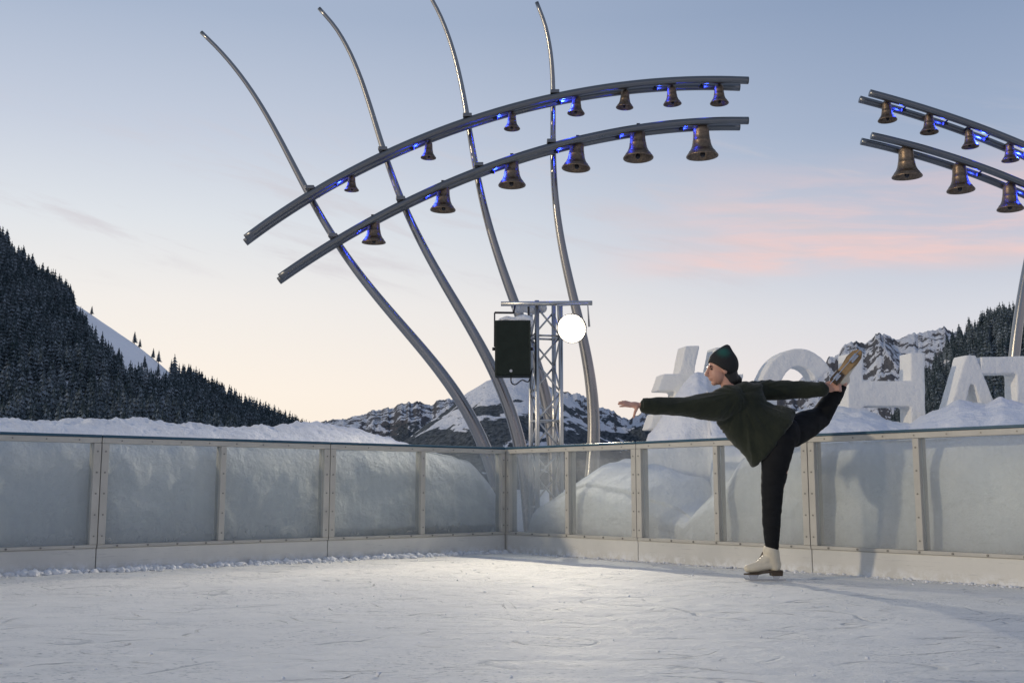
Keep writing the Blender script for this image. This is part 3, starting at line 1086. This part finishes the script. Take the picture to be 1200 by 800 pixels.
def bells(spots, curve, depth, kind, place, facing, powers):
    for i, (px, py, w) in enumerate(spots):
        c = at(px, py, depth)
        s = w / F * depth / 2
        b = empty('bronze_bell', tuple(c))
        b.rotation_euler = (0, R(random.uniform(-3, 3)), random.uniform(0, 6.28))
        o = obj('bell_body', bm_body, M['bronze'], b, True)
        o.scale = (s, s, s)
        o = obj('clapper', bm_clap, M['iron'], b, True)
        o.scale = (s, s, s)
        q = min(curve, key=lambda v: abs(v.x - c.x))
        rise = max(q.z - c.z, 2.05 * s)
        h = MB().tube([(0, 0, 1.98 * s), (0, 0, rise)], 0.022, 10)
        h.box(-0.02, 0.02, -RG / 2, RG / 2, rise - 0.015, rise + 0.02)
        hg = h.build('hanger', M['iron'], b, True)
        hg.rotation_euler.z = -b.rotation_euler.z
        tag(b, f'{kind} bronze bell, {ordinal[i]} from the left on the {place}', 'bell', f'bells on the {place}')
        if powers[i] > 0:
            lx_ = c.x - facing * (0.5 * s + 0.15)
            q = min(curve, key=lambda v: abs(v.x - lx_))
            lm = empty('spot_lamp', (lx_, depth, q.z - 0.045))
            if facing < 0:
                lm.rotation_euler.z = math.pi
            obj('housing', lamp_body, M['iron'], lm)
            obj('lens', lens_mesh, M['bright_lens'] if powers[i] > 3 else M['blue_lens'], lm)
            ld = blue_light if powers[i] == 1 else blue_light.copy()
            ld.energy = 3.0 * powers[i]
            lo = bpy.data.objects.new('light', ld)
            lo.location = (0.055, 0, 0.005)
            lo.parent = lm
            col.objects.link(lo)
            tag(lm, f'small blue lamp beside the {ordinal[i]} bell from the left, {place}', 'lamp', 'blue spot lamps on the bell rails')


bells([(412, 223, 18), (502, 185, 19), (600, 151, 20), (675, 133, 21.5), (732, 126, 21.5), (788, 122, 22.5), (843, 121, 23)], cl[0], SD, 'small', 'upper left rail', 1, [1, 1, 1.2, 4, 0, 0.5, 0.5])
bells([(438, 284, 29), (519, 246, 31), (600, 217, 33.5), (675, 197, 35), (748, 185, 37), (823, 183, 39)], cl[1], SD, 'large', 'lower left rail', 1, [1.3, 1.3, 1.2, 1, 0.6, 0.6])
bells([(1040, 141, 23), (1089, 155, 22), (1137, 172, 20.5), (1184, 188, 20.5)], cr[0], 13.6, 'small', 'upper right rail', -1, [0.8, 0.5, 4, 3.5])
bells([(1063, 207, 36), (1126, 223, 33), (1184, 245, 31)], cr[1], 13.6, 'large', 'lower right rail', -1, [0, 0.5, 0.9])

# ------------------------------------------------------------------ light tower
TD = 12.0
tc = at(640, 573, TD)
tz = at(640, 355, TD).z
root = empty('truss_tower', (tc.x, TD, 0), )
root.rotation_euler.z = R(14)
hs = 0.135
for sx in (-1, 1):
    for sy in (-1, 1):
        MB().tube([(sx * hs, sy * hs, 0), (sx * hs, sy * hs, tz)], 0.026, 12).build('chord', M['alu'], root, True)
pitch = 0.31
nb = int(tz / pitch)
for f_, (ax, ay) in enumerate((((-1, -1), (1, -1)), ((1, -1), (1, 1)), ((1, 1), (-1, 1)), ((-1, 1), (-1, -1)))):
    for k in range(nb):
        z0 = 0.12 + k * pitch
        p, q = (ax, ay) if (k + f_) % 2 == 0 else (ay, ax)
        MB().tube([(p[0] * hs, p[1] * hs, z0), (q[0] * hs, q[1] * hs, z0 + pitch)], 0.011, 8).build('brace', M['alu'], root, True)
        if k % 3 == 1:
            MB().tube([(p[0] * hs, p[1] * hs, z0), (q[0] * hs, q[1] * hs, z0)], 0.012, 8).build('rung', M['alu'], root, True)
a_, b_ = at(587, 356, TD - 0.2), at(694, 355, TD - 0.2)
cb = MB().tube([a_, b_], 0.026, 14)
o = cb.build('crossbar', M['alu'], root, True)
o.matrix_parent_inverse = (Matrix.Translation(root.location) @ Matrix.Rotation(R(14), 4, 'Z')).inverted()
MB().box(-0.20, 0.20, -0.20, 0.20, 0.0, 0.02).build('base_plate', M['alu'], root)
sb = MB()
for k in range(8):
    q = at(606 + k * 4.2, 362 - 1.5 * math.sin(k), TD - 0.05)
    sb.ball(q, (0.06, 0.10, 0.045 + 0.015 * math.sin(k * 2.1)), 10, 7)
o = obj('snow_cap', remesh(sb, 'snow_cap', 0.02, 4), M['snow'], root, True)
o.matrix_parent_inverse = (Matrix.Translation(root.location) @ Matrix.Rotation(R(14), 4, 'Z')).inverted()
tag(root, 'aluminium truss tower with a crossbar behind the rink corner', 'tower')

# loudspeaker
SPD = TD - 0.35
c0, c1 = at(580, 375, SPD), at(622, 440, SPD)
w, h = c1.x - c0.x, c0.z - c1.z
root = empty('loudspeaker', ((c0.x + c1.x) / 2, SPD, c1.z))
MB().box(-w / 2, w / 2, 0.0, 0.26, 0, h).build('cabinet', M['speaker'], root, bevel=0.012)
MB().box(-w / 2 + 0.012, w / 2 - 0.012, -0.014, -0.001, 0.012, h - 0.012).build('grille', M['speaker'], root, bevel=0.006)
MB().tube([(-0.02, -0.02, 0.05), (-0.02, -0.002, 0.05)], 0.016, 12).build('badge', M['alu'], root)
br = MB().tube([(-w / 2 - 0.004, 0.02, h * 0.52), (-w / 2 - 0.004, 0.02, h + 0.085)], 0.008, 8).tube([(-w / 2 - 0.004, 0.02, h + 0.085), (w * 0.02, 0.02, h + 0.083)], 0.012, 8)
br.tube([(w * 0.02, 0.02, h + 0.083), (w * 0.06, 0.10, h + 0.17)], 0.012, 8)
br.tube([(w / 2 - 0.02, 0.12, h + 0.005), (w / 2 - 0.02, 0.14, h + 0.17)], 0.012, 8)
br.build('bracket', M['iron'], root, True)
for sx in (-1, 1):
    MB().tube([(sx * w / 2, 0.10, h * 0.5), (sx * (w / 2 + 0.03), 0.10, h * 0.5)], 0.018, 10).build('knob', M['iron'], root, True)
cbl = spline([(-0.02, 0.05, 0.01), (-0.015, 0.05, -0.07), (0.03, 0.06, -0.09), (0.10, 0.08, -0.04), (w / 2 - 0.02, 0.12, -0.05), (w / 2 + 0.02, 0.2, 0.1)], 24)
MB().tube(cbl, 0.007, 6).build('cable', M['black'], root, True)
sb = MB()
for k in range(7):
    sb.ball((-w * 0.28 + k * w * 0.12, 0.12, h + 0.01 + 0.012 * math.sin(k * 1.7)), (0.06, 0.10, 0.035 + 0.006 * k), 10, 7)
obj('snow_cap', remesh(sb, 'snow_cap', 0.015, 4), M['snow'], root, True)
tag(root, 'dark green loudspeaker with snow on top hanging on the truss tower', 'loudspeaker')

# floodlight
fl = at(672, 384, TD - 0.30)
root = empty('floodlight', tuple(fl))
aim = Vector((-2.2, 3.0, 0.0)) - fl
root.rotation_euler = aim.to_track_quat('-Y', 'Z').to_euler()
prof_ = [(0.155, -0.075), (0.150, -0.06), (0.135, -0.01), (0.105, 0.04), (0.06, 0.072), (0.01, 0.085)]
rx = Matrix.Rotation(R(90), 4, 'X').inverted()
MB().lathe([(a_, z_) for a_, z_ in [(0.01, 0.10), (0.075, 0.10), (0.12, 0.055), (0.150, -0.01), (0.162, -0.06), (0.162, -0.078), (0.1555, -0.078)]], 32, rx).build('housing', M['iron'], root, True)
M['reflector'] = plain('reflector', (0.14, 0.13, 0.12), 0.45, 1.0, 0.02)
MB().lathe(prof_, 32, rx).build('reflector', M['reflector'], root, True)
for k in range(5):
    MB().box(-0.07 + k * 0.033, -0.062 + k * 0.033, 0.101, 0.16, -0.07, 0.07).build('cooling_fin', M['iron'], root)
m_, N = material('flood_lens')
e_ = N.n('ShaderNodeEmission', {'Color': (1.0, 0.95, 0.84, 1), 'Strength': 45.0})
finish(N, e_.outputs[0])
MB().ball((0, -0.01, 0), (0.085, 0.05, 0.085), 20, 12).build('bulb', m_, root, True)
MB().tube([(-0.17, 0.03, 0), (-0.17, 0.03, 0.25), (0.17, 0.03, 0.25), (0.17, 0.03, 0)], 0.012, 8).build('yoke', M['alu'], root)
fd = bpy.data.lights.new('flood_light', 'SPOT')
fd.energy = 900
fd.color = (1.0, 0.89, 0.70)
fd.spot_size = R(104)
fd.spot_blend = 1.0
fd.shadow_soft_size = 0.05
fo = bpy.data.objects.new('light', fd)
fo.location = (0, -0.068, 0)
fo.rotation_euler = (R(-90), 0, 0)
fo.parent = root
col.objects.link(fo)
tag(root, 'lit white floodlight on the right side of the truss tower', 'floodlight')

# ------------------------------------------------------------------ skater
FOOT = gnd(897, 680.5)
FD = FOOT.y


def sp(px, py, off=0.0):
    return at(px, py, FD + off)


M['skin'] = plain('skin', (0.55, 0.30, 0.22), 0.5, 0, 0.06, 20)
M['legging'] = plain('black_legging', (0.008, 0.009, 0.011), 0.75, 0, 0.1, 10, spec=0.2)
M['hat'] = plain('dark_knit_hat', (0.022, 0.022, 0.023), 0.8, 0, 0.1, 8, 0.6, 140, spec=0.2)
m_, N = material('dark_knit_hat')
pos = N.n('ShaderNodeTexCoord').outputs['Object']
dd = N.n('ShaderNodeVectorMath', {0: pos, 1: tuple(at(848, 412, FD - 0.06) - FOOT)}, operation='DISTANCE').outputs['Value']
painted_sheen = N.mrange(N.math('ADD', dd, N.math('MULTIPLY', N.noise(pos, 60, 3, 0.6), 0.03)), 0.02, 0.085, 0.5, 0.0, True)
cc = N.mix(painted_sheen, (0.020, 0.020, 0.021, 1), (0.012, 0.16, 0.12, 1))  # green sheen on the crown is painted into the knit colour
kn = N.n('ShaderNodeBump', {'Strength': 0.6, 'Distance': 0.004, 'Height': N.noise(N.mapping(pos, (3, 3, 1)), 70, 3, 0.6)})
b = N.n('ShaderNodeBsdfPrincipled', {'Base Color': cc, 'Roughness': N.mrange(painted_sheen, 0, 1, 0.8, 0.35), 'Specular IOR Level': 0.3, 'Normal': kn.outputs[0]})
finish(N, b.outputs[0])
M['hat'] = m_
M['hair'] = plain('dark_hair', (0.012, 0.010, 0.009), 0.6)
M['boot'] = plain('cream_leather', (0.66, 0.60, 0.47), 0.42, 0, 0.1, 14, 0.1, 60)
M['sole'] = plain('brown_sole', (0.07, 0.045, 0.025), 0.5, 0, 0.2, 20)
M['tan_sole'] = plain('tan_sole', (0.34, 0.22, 0.10), 0.5, 0, 0.2, 20)
M['blade'] = plain('blade_steel', (0.55, 0.56, 0.58), 0.25, 1.0, 0.05)
M['lace'] = plain('lace', (0.16, 0.13, 0.10), 0.7)
m_, N = material('dark_green_sweater')
pos = N.n('ShaderNodeTexCoord').outputs['Object']
k1 = N.noise(pos, 7, 5, 0.6)
k2 = N.noise(pos, 120, 3, 0.7)
kk = N.noise(pos, 38, 4, 0.75)
cc = N.mix(N.mrange(k1, 0.35, 0.65), (0.012, 0.017, 0.012, 1), (0.024, 0.029, 0.018, 1))
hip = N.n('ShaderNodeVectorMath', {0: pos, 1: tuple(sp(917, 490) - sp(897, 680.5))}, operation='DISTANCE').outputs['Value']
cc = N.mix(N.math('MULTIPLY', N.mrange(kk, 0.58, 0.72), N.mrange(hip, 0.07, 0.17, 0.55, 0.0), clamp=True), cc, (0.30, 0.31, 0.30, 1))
bn = N.n('ShaderNodeBump', {'Strength': 0.6, 'Distance': 0.006, 'Height': N.math('ADD', k2, N.math('MULTIPLY', k1, 2.0))})
b = N.n('ShaderNodeBsdfPrincipled', {'Base Color': cc, 'Roughness': 0.85, 'Specular IOR Level': 0.2, 'Sheen Weight': 0.15, 'Normal': bn.outputs[0]})
finish(N, b.outputs[0])
M['sweater'] = m_

person = empty('person', tuple(FOOT))
INV = Matrix.Translation(-FOOT)


def pobj(name, me, mat, smooth=True, parent=None):
    me.transform(INV)
    return obj(name, me, mat, parent or person, smooth)


hip_c = sp(919, 508, 0.0)
hipS, kneeS, ankS = sp(914, 516, -0.05), sp(905, 588, -0.04), sp(903, 648, 0.0)
hipR, kneeR, ankR = sp(928, 506, 0.07), sp(961, 489, 0.26), sp(987, 449, 0.14)
waist, chest, neckb = sp(900, 490, 0), sp(876, 471, 0.0), sp(855, 457, 0.0)
headc = sp(845, 432, 0.0)
shF, elF, wrF = sp(848, 469, -0.06), sp(800, 476, -0.10), sp(752, 475, -0.12)
shB, elB, wrB = sp(882, 458, 0.10), sp(925, 457, 0.10), sp(966, 455, 0.06)
# head frame: looking left, a little towards the viewer and down
fwd = Vector((-1.0, -0.10, -0.12)).normalized()
upv = Vector((-0.10, 0, 1))
upv = (upv - fwd * upv.dot(fwd)).normalized()
rt = fwd.cross(upv)


def hd(f, u, r=0.0):
    return headc + fwd * f + upv * u + rt * r


body = MB()
body.chain([hipS, (hipS + kneeS) / 2, kneeS, kneeS * 0.6 + ankS * 0.4, ankS, ankS - Vector((0.0, 0, 0.06))], [0.088, 0.078, 0.056, 0.050, 0.032, 0.030])
body.chain([ankS - Vector((0.02, 0, 0.06)), ankS - Vector((0.13, 0, 0.10))], [0.024, 0.018])
body.chain([hipR, (hipR + kneeR) / 2, kneeR, kneeR * 0.6 + ankR * 0.4, ankR], [0.088, 0.078, 0.056, 0.052, 0.036])
body.chain([hip_c, waist, chest, neckb], [0.090, 0.075, 0.080, 0.050])
body.chain([shF, chest, shB], [0.045, 0.06, 0.045])
body.chain([neckb, hd(-0.02, -0.06)], [0.050, 0.048])
body.chain([shF, elF, wrF], [0.046, 0.036, 0.024])
body.chain([shB, elB, wrB], [0.046, 0.036, 0.024])
# head
body.ball(hd(-0.012, 0.025), (0.094, 0.072, 0.095), 20, 14, (fwd, rt, upv))
body.ball(hd(0.03, -0.035), (0.060, 0.054, 0.075), 18, 12, (fwd, rt, upv))
body.ball(hd(0.062, -0.092), (0.024, 0.024, 0.020), 12, 8, (fwd, rt, upv))          # chin
body.chain([hd(0.090, 0.008), hd(0.112, -0.028), hd(0.095, -0.038)], [0.011, 0.013, 0.012])   # nose
body.ball(hd(0.082, 0.022), (0.014, 0.046, 0.012), 12, 8, (fwd, rt, upv))           # brow
body.ball(hd(0.088, -0.056), (0.013, 0.022, 0.006), 10, 6, (fwd, rt, upv))          # lips
body.ball(hd(0.084, -0.068), (0.013, 0.020, 0.007), 10, 6, (fwd, rt, upv))
for s in (-1, 1):
    body.ball(hd(-0.005, -0.015, s * 0.072), (0.020, 0.010, 0.032), 10, 8, (fwd, rt, upv))
# front hand: palm, four fingers pointing left, thumb hanging down
hx = (sp(727, 473, -0.12) - wrF).normalized()
hn = Vector((0.02, -0.52, 0.85)).normalized()
hs_ = hx.cross(hn).normalized()
palm = wrF + hx * 0.045
body.ball(palm, (0.050, 0.040, 0.016), 14, 10, (hx, hs_, hn))
for k, (off, ln_, dr_) in enumerate(((-0.028, 0.070, -0.004), (-0.009, 0.080, 0.004), (0.010, 0.074, 0.006), (0.028, 0.058, 0.002))):
    b0 = palm + hx * 0.036 + hs_ * off
    b1 = b0 + hx * ln_ * 0.5 + Vector((0, 0, 0.004 + dr_ * 0.3)) + hs_ * off * 0.12
    b2 = b1 + hx * ln_ * 0.5 + Vector((0, 0, dr_ * 0.4 - 0.004)) + hs_ * off * 0.10
    body.chain([b0, b1, b2], [0.0095, 0.0088, 0.0075], 8)
t0 = palm - hx * 0.012 + hs_ * 0.03 * (1 if hs_.z < 0 else -1)
body.chain([t0, t0 + hx * 0.018 + Vector((0, -0.01, -0.040)), t0 + hx * 0.026 + Vector((0, -0.01, -0.072))], [0.013, 0.0105, 0.0085], 8)
# back hand closed round the ankle of the raised boot
gx = (ankR + Vector((0.0, -0.02, 0.0)) - wrB).normalized()
body.ball(wrB + gx * 0.05, (0.048, 0.020, 0.040), 14, 10)
for k in range(4):
    z = 0.030 - 0.020 * k
    b0 = wrB + gx * 0.075 + Vector((0, -0.020, z))
    body.chain([b0, b0 + Vector((0.035, -0.010, 0.0)), b0 + Vector((0.055, 0.015, -0.004)), b0 + Vector((0.055, 0.045, -0.006))], [0.0095, 0.009, 0.0085, 0.0075], 8)
body.chain([wrB + gx * 0.03 + Vector((0, 0.02, 0.03)), wrB + gx * 0.07 + Vector((0, 0.04, 0.035)), wrB + gx * 0.10 + Vector((0, 0.055, 0.02))], [0.012, 0.0105, 0.009], 8)
pobj('body', remesh(body, 'body', 0.0055, 2), M['skin'])
for s in (-1, 1):
    MB().ball(hd(0.079, 0.003, s * 0.030) - FOOT, 0.0065, 10, 8).build('eye', M['black'], person, True)
    MB().tube([hd(0.087, 0.018, s * 0.014) - FOOT, hd(0.083, 0.022, s * 0.045) - FOOT], 0.005, 6).build('eyebrow', M['hair'], person, True)

# leggings
lg = MB()
lg.chain([hipS, sp(909, 540, -0.045), sp(905, 572, -0.04), sp(904.5, 594, -0.04), sp(904, 612, -0.03), sp(904.5, 638, -0.005), sp(905.5, 647, 0.0)], [0.105, 0.096, 0.076, 0.066, 0.061, 0.046, 0.040], 20)
lg.chain([hipR, hipR * 0.5 + kneeR * 0.5, kneeR, kneeR * 0.6 + ankR * 0.4, kneeR * 0.12 + ankR * 0.88], [0.108, 0.100, 0.076, 0.066, 0.048], 20)
lg.ball(hip_c, (0.11, 0.12, 0.12), 18, 12)
wr = lambda co, no: 0.0045 * fbm(co[:, 0] * 9, co[:, 1] * 9, co[:, 2] * 34, 3, 0.5, True)
pobj('leggings', remesh(lg, 'leggings', 0.008, 4, wr), M['legging'])

# sweater: lofted trunk hanging to a loose hem, sleeves, collar
sw = MB()


def ring(pa, pb, d, off=0.0, seg=28):
    a, b = sp(*pa), sp(*pb)
    c = (a + b) / 2
    u = (a - b) / 2
    v = Vector((0, 1, 0))
    return [c + u * math.cos(2 * math.pi * k / seg) + v * (d * math.sin(2 * math.pi * k / seg) + off) for k in range(seg)]


sw.loft([ring((842, 464), (858, 451), 0.055), ring((836, 476), (876, 447), 0.10), ring((838, 491), (892, 450), 0.125), ring((849, 507), (897, 470), 0.13), ring((860, 522), (906, 476), 0.135),
         ring((873, 536), (921, 477), 0.145), ring((883, 547), (931, 481), 0.155), ring((888, 545), (930, 487), 0.13), ring((880, 522), (912, 490), 0.09)])
sw.chain([sp(856, 470, -0.05), sp(838, 476, -0.07), sp(800, 476, -0.10), sp(775, 475, -0.11), sp(758, 475, -0.12)], [0.115, 0.100, 0.062, 0.055, 0.050], 20)
sw.chain([sp(872, 462, 0.07), sp(895, 457, 0.10), sp(925, 456, 0.10), sp(948, 455.5, 0.08), sp(962, 455, 0.065)], [0.088, 0.070, 0.062, 0.055, 0.047], 20)


def folds(co, no):
    # creases fan out from the shoulder towards the hem
    sh = np.array(sp(862, 462))
    d = co - sh
    ang = np.arctan2(d[:, 2], d[:, 0])
    rad = np.linalg.norm(d, axis=1)
    f = fbm(ang * 5.5, rad * 2.2, co[:, 1] * 2.5, 3, 0.5, True) * 0.016 * np.clip(rad / 0.3, 0.3, 1)
    return f + 0.005 * fbm(co[:, 0] * 16, co[:, 1] * 9, co[:, 2] * 9, 3)


me_s = remesh(sw, 'sweater', 0.010, 5, folds)
swo = pobj('sweater', me_s, M['sweater'])
for p, q, r_ in ((sp(760, 475, -0.12), sp(753, 475, -0.12), 0.050), (sp(960, 455, 0.065), sp(966, 455, 0.062), 0.047)):
    MB().tube([p - FOOT, q - FOOT], [r_ + 0.004, r_ + 0.001], 20).build('cuff', M['sweater'], swo, True, 0.006)
ax = (hd(-0.02, -0.04) - neckb).normalized()
MB().tube([neckb - ax * 0.02 - FOOT, neckb + ax * 0.025 - FOOT], [0.075, 0.062], 20).build('collar', M['sweater'], swo, True, 0.006)

# hat: knitted, pointed towards the back of the crown
hat = MB()
seg, rings_ = 32, 14
hv, hf = [], []
ax_u = (upv * 0.97 - fwd * 0.24).normalized()
ax_f = (fwd - ax_u * fwd.dot(ax_u)).normalized()
ax_r = ax_f.cross(ax_u)
hcn = hd(-0.020, 0.028)
for i in range(rings_ + 1):
    for k in range(seg):
        w_ = 2 * math.pi * k / seg
        front = math.cos(w_)
        tmax = R(106) + R(36) * (0.5 - 0.5 * front) - R(16) * max(0, front)
        th = tmax * i / rings_
        rr = 0.110 if i < rings_ else 0.106
        pk = 0.036 * math.exp(-(th / 0.42) ** 2)
        p = hcn + ax_f * (rr * 0.98 * math.sin(th) * front) + ax_r * (rr * 0.86 * math.sin(th) * math.sin(w_)) + ax_u * ((rr + pk) * math.cos(th)) - ax_f * pk * 0.5
        hv.append(p - FOOT)
for i in range(rings_):
    for k in range(seg):
        k2 = (k + 1) % seg
        hf.append((i * seg + k, (i + 1) * seg + k, (i + 1) * seg + k2, i * seg + k2))
hat.add(hv, hf)
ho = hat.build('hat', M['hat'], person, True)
so = ho.modifiers.new('solid', 'SOLIDIFY')
so.thickness = 0.012
so.offset = -1
hr = MB()
hr.chain([hd(-0.045, -0.02), hd(-0.055, -0.075), hd(-0.030, -0.125)], [0.068, 0.060, 0.046], 14)
hr.chain([hd(-0.10, -0.06), hd(-0.120, -0.09), hd(-0.105, -0.125)], [0.016, 0.018, 0.010], 10)
for k in range(6):
    hr.chain([hd(-0.09, -0.05 - 0.01 * k), hd(-0.135, -0.06 - 0.012 * k), hd(-0.165 + 0.01 * k, -0.045 - 0.02 * k)], [0.004, 0.003, 0.0022], 6)
pobj('hair', remesh(hr, 'hair', 0.005, 2), M['hair'])


def skate(parent_m, sole_mat):
    """toe along +x, heel at -x, shaft along +z, blade edge at z = 0"""
    b = MB()
    b.chain([(-0.085, 0, 0.110), (-0.02, 0, 0.108), (0.06, 0, 0.092), (0.115, 0, 0.084)], [0.036, 0.036, 0.036, 0.028], 16)
    b.chain([(-0.075, 0, 0.100), (-0.062, 0, 0.150), (-0.050, 0, 0.200)], [0.042, 0.050, 0.057], 16)
    b.chain([(-0.02, 0, 0.150), (0.03, 0, 0.110), (0.08, 0, 0.085)], [0.038, 0.033, 0.029], 16)
    boot = obj('skate', remesh(b, 'boot', 0.007, 4), M['boot'], person, True)
    s = MB()
    out = [(-0.122, 0.026), (-0.10, 0.033), (-0.05, 0.030), (0.0, 0.032), (0.06, 0.041), (0.11, 0.036), (0.14, 0.018), (0.146, 0.0)]
    out = out + [(x, -y) for x, y in reversed(out[:-1])]
    n = len(out)
    lev = lambda x: 0.052 + 0.020 * min(1, max(0, (0.06 - x) / 0.10))
    vs = [(x, y, lev(x)) for x, y in out] + [(x, y, lev(x) - 0.009) for x, y in out]
    s.add(vs, [tuple(range(n)), tuple(range(2 * n - 1, n - 1, -1))] + [(i, i + n, (i + 1) % n + n, (i + 1) % n) for i in range(n)])
    s.build('sole', sole_mat, boot)
    h = MB().prism([Vector((-0.120, -0.028, 0.034)), Vector((-0.045, -0.030, 0.034)), Vector((-0.040, -0.030, 0.064)), Vector((-0.124, -0.028, 0.064))], Vector((0, 0.058, 0)))
    h.build('heel', M['sole'], boot, bevel=0.004)
    bl = MB().prism([Vector((-0.150, -0.0022, 0.004)), Vector((-0.10, -0.0022, 0.0)), Vector((0.08, -0.0022, 0.001)), Vector((0.135, -0.0022, 0.010)), Vector((0.150, -0.0022, 0.028)), Vector((0.128, -0.0022, 0.022)),
                     Vector((0.10, -0.0022, 0.017)), Vector((-0.145, -0.0022, 0.014))], Vector((0, 0.0044, 0)))
    bl.prism([Vector((-0.10, -0.005, 0.012)), Vector((-0.065, -0.005, 0.012)), Vector((-0.055, -0.005, 0.035)), Vector((-0.11, -0.005, 0.035))], Vector((0, 0.010, 0)))
    bl.prism([Vector((0.055, -0.005, 0.012)), Vector((0.10, -0.005, 0.015)), Vector((0.118, -0.005, 0.046)), Vector((0.04, -0.005, 0.046))], Vector((0, 0.010, 0)))
    bl.box(-0.105, -0.06, -0.014, 0.014, 0.0315, 0.0335)
    bl.box(0.050, 0.110, -0.015, 0.015, 0.0405, 0.0425)
    bl.build('blade', M['blade'], boot)
    la = MB()
    for k in range(6):
        t = k / 5
        x, z = 0.045 - 0.065 * t, 0.134 + 0.072 * t
        la.chain([(x - 0.012, -0.026, z - 0.018), (x + 0.004, 0, z), (x - 0.012, 0.026, z - 0.018)], [0.0035, 0.0045, 0.0035], 6)
    la.chain([(0.004, -0.012, 0.190), (0.018, -0.034, 0.150), (0.034, -0.038, 0.128)], [0.005, 0.005, 0.004], 6)
    la.build('laces', M['lace'], boot, True)
    boot.matrix_local = parent_m
    return boot


sk1 = skate(Matrix.Translation(Vector((-0.005, 0, 0.001))) @ Matrix.Rotation(R(180 + 6), 4, 'Z'), M['sole'])
tx = Vector((0.655, -0.10, 0.75)).normalized()
tzv = Vector((0.30, 0.93, -0.14))
tzv = (tzv - tx * tzv.dot(tx)).normalized()
tyv = tzv.cross(tx)
mid_ = sp(991, 431, 0.03) - FOOT
mm = Matrix(((tx.x, tyv.x, tzv.x, 0), (tx.y, tyv.y, tzv.y, 0), (tx.z, tyv.z, tzv.z, 0), (0, 0, 0, 1)))
mm.translation = mid_ - tzv * 0.06
sk2 = skate(mm @ Matrix.Scale(1.1, 4), M['tan_sole'])
tag(person, 'skater in dark green sweater and black leggings balancing on one leg, holding the raised skate', 'person')

# ------------------------------------------------------------------ loose snow on the ice
r = np.random.default_rng(11)
cr_ = MB()
ico = bmesh.new()
bmesh.ops.create_icosphere(ico, subdivisions=1, radius=1.0)
iv = np.array([v.co[:] for v in ico.verts])
itri = np.array([[v.index for v in f.verts] for f in ico.faces])
ico.free()
VV, TT, off = [], [], 0


def crumb(x, y, s):
    global off
    q = iv * (1 + r.normal(0, 0.22, (len(iv), 1))) * s * r.uniform(0.7, 1.3, 3)
    q[:, 2] *= 0.75
    w_ = r.uniform(0, 6.28)
    X = q[:, 0] * math.cos(w_) - q[:, 1] * math.sin(w_) + x
    Y = q[:, 0] * math.sin(w_) + q[:, 1] * math.cos(w_) + y
    VV.append(np.stack([X, Y, q[:, 2] + s * 0.25], 1))
    TT.append(itri + off)
    off += len(iv)


for _ in range(2600):
    s = r.uniform(0.05, 7.5)
    dens = 0.5 + 0.5 * vnoise(s * 2.2, 1.0, 5.0)
    if r.uniform() > 0.15 + 0.85 * dens:
        continue
    t = abs(r.normal(0, 0.05 + 0.05 * dens))
    sz = min(0.035, 0.006 + 0.010 * r.exponential() * (1.3 if t < 0.08 else 0.6))
    p = CORNER + dl * s - nl * (t + 0.005)
    crumb(p.x, p.y, sz)
for sc_, n_, big_ in ((1.35, 90, 0.040), (0.55, 40, 0.030), (2.45, 26, 0.024), (4.35, 80, 0.042), (3.6, 40, 0.022), (5.2, 50, 0.03)):
    for _ in range(n_):
        s = sc_ + r.normal(0, 0.13)
        t = abs(r.normal(0, 0.05))
        p = CORNER + dl * max(0.05, s) - nl * (t + 0.005)
        crumb(p.x, p.y, r.uniform(0.3, 1) * big_)
for _ in range(900):
    s = r.uniform(0.05, 7)
    t = abs(r.normal(0, 0.06))
    p = CORNER + dr * s - nr * (t + 0.01)
    crumb(p.x, p.y, min(0.016, 0.003 + 0.004 * r.exponential()))
for _ in range(700):
    d = r.uniform(3.0, 10.5)
    x = r.uniform(-0.5, 0.5) * d
    q = Vector((x, d, 0)) - CORNER
    if q.dot(nl) > -0.1 or q.dot(nr) > -0.1:
        continue
    crumb(x, d, min(0.012, 0.002 + 0.0018 * r.exponential()))
o = obj('snow_crumbs', tri_mesh('snow_crumbs', np.vstack(VV), np.vstack(TT)), M['snow'], None, True)
tag(o, 'loose white snow crumbs scraped along the foot of the barriers', 'snow crumbs', kind='stuff')
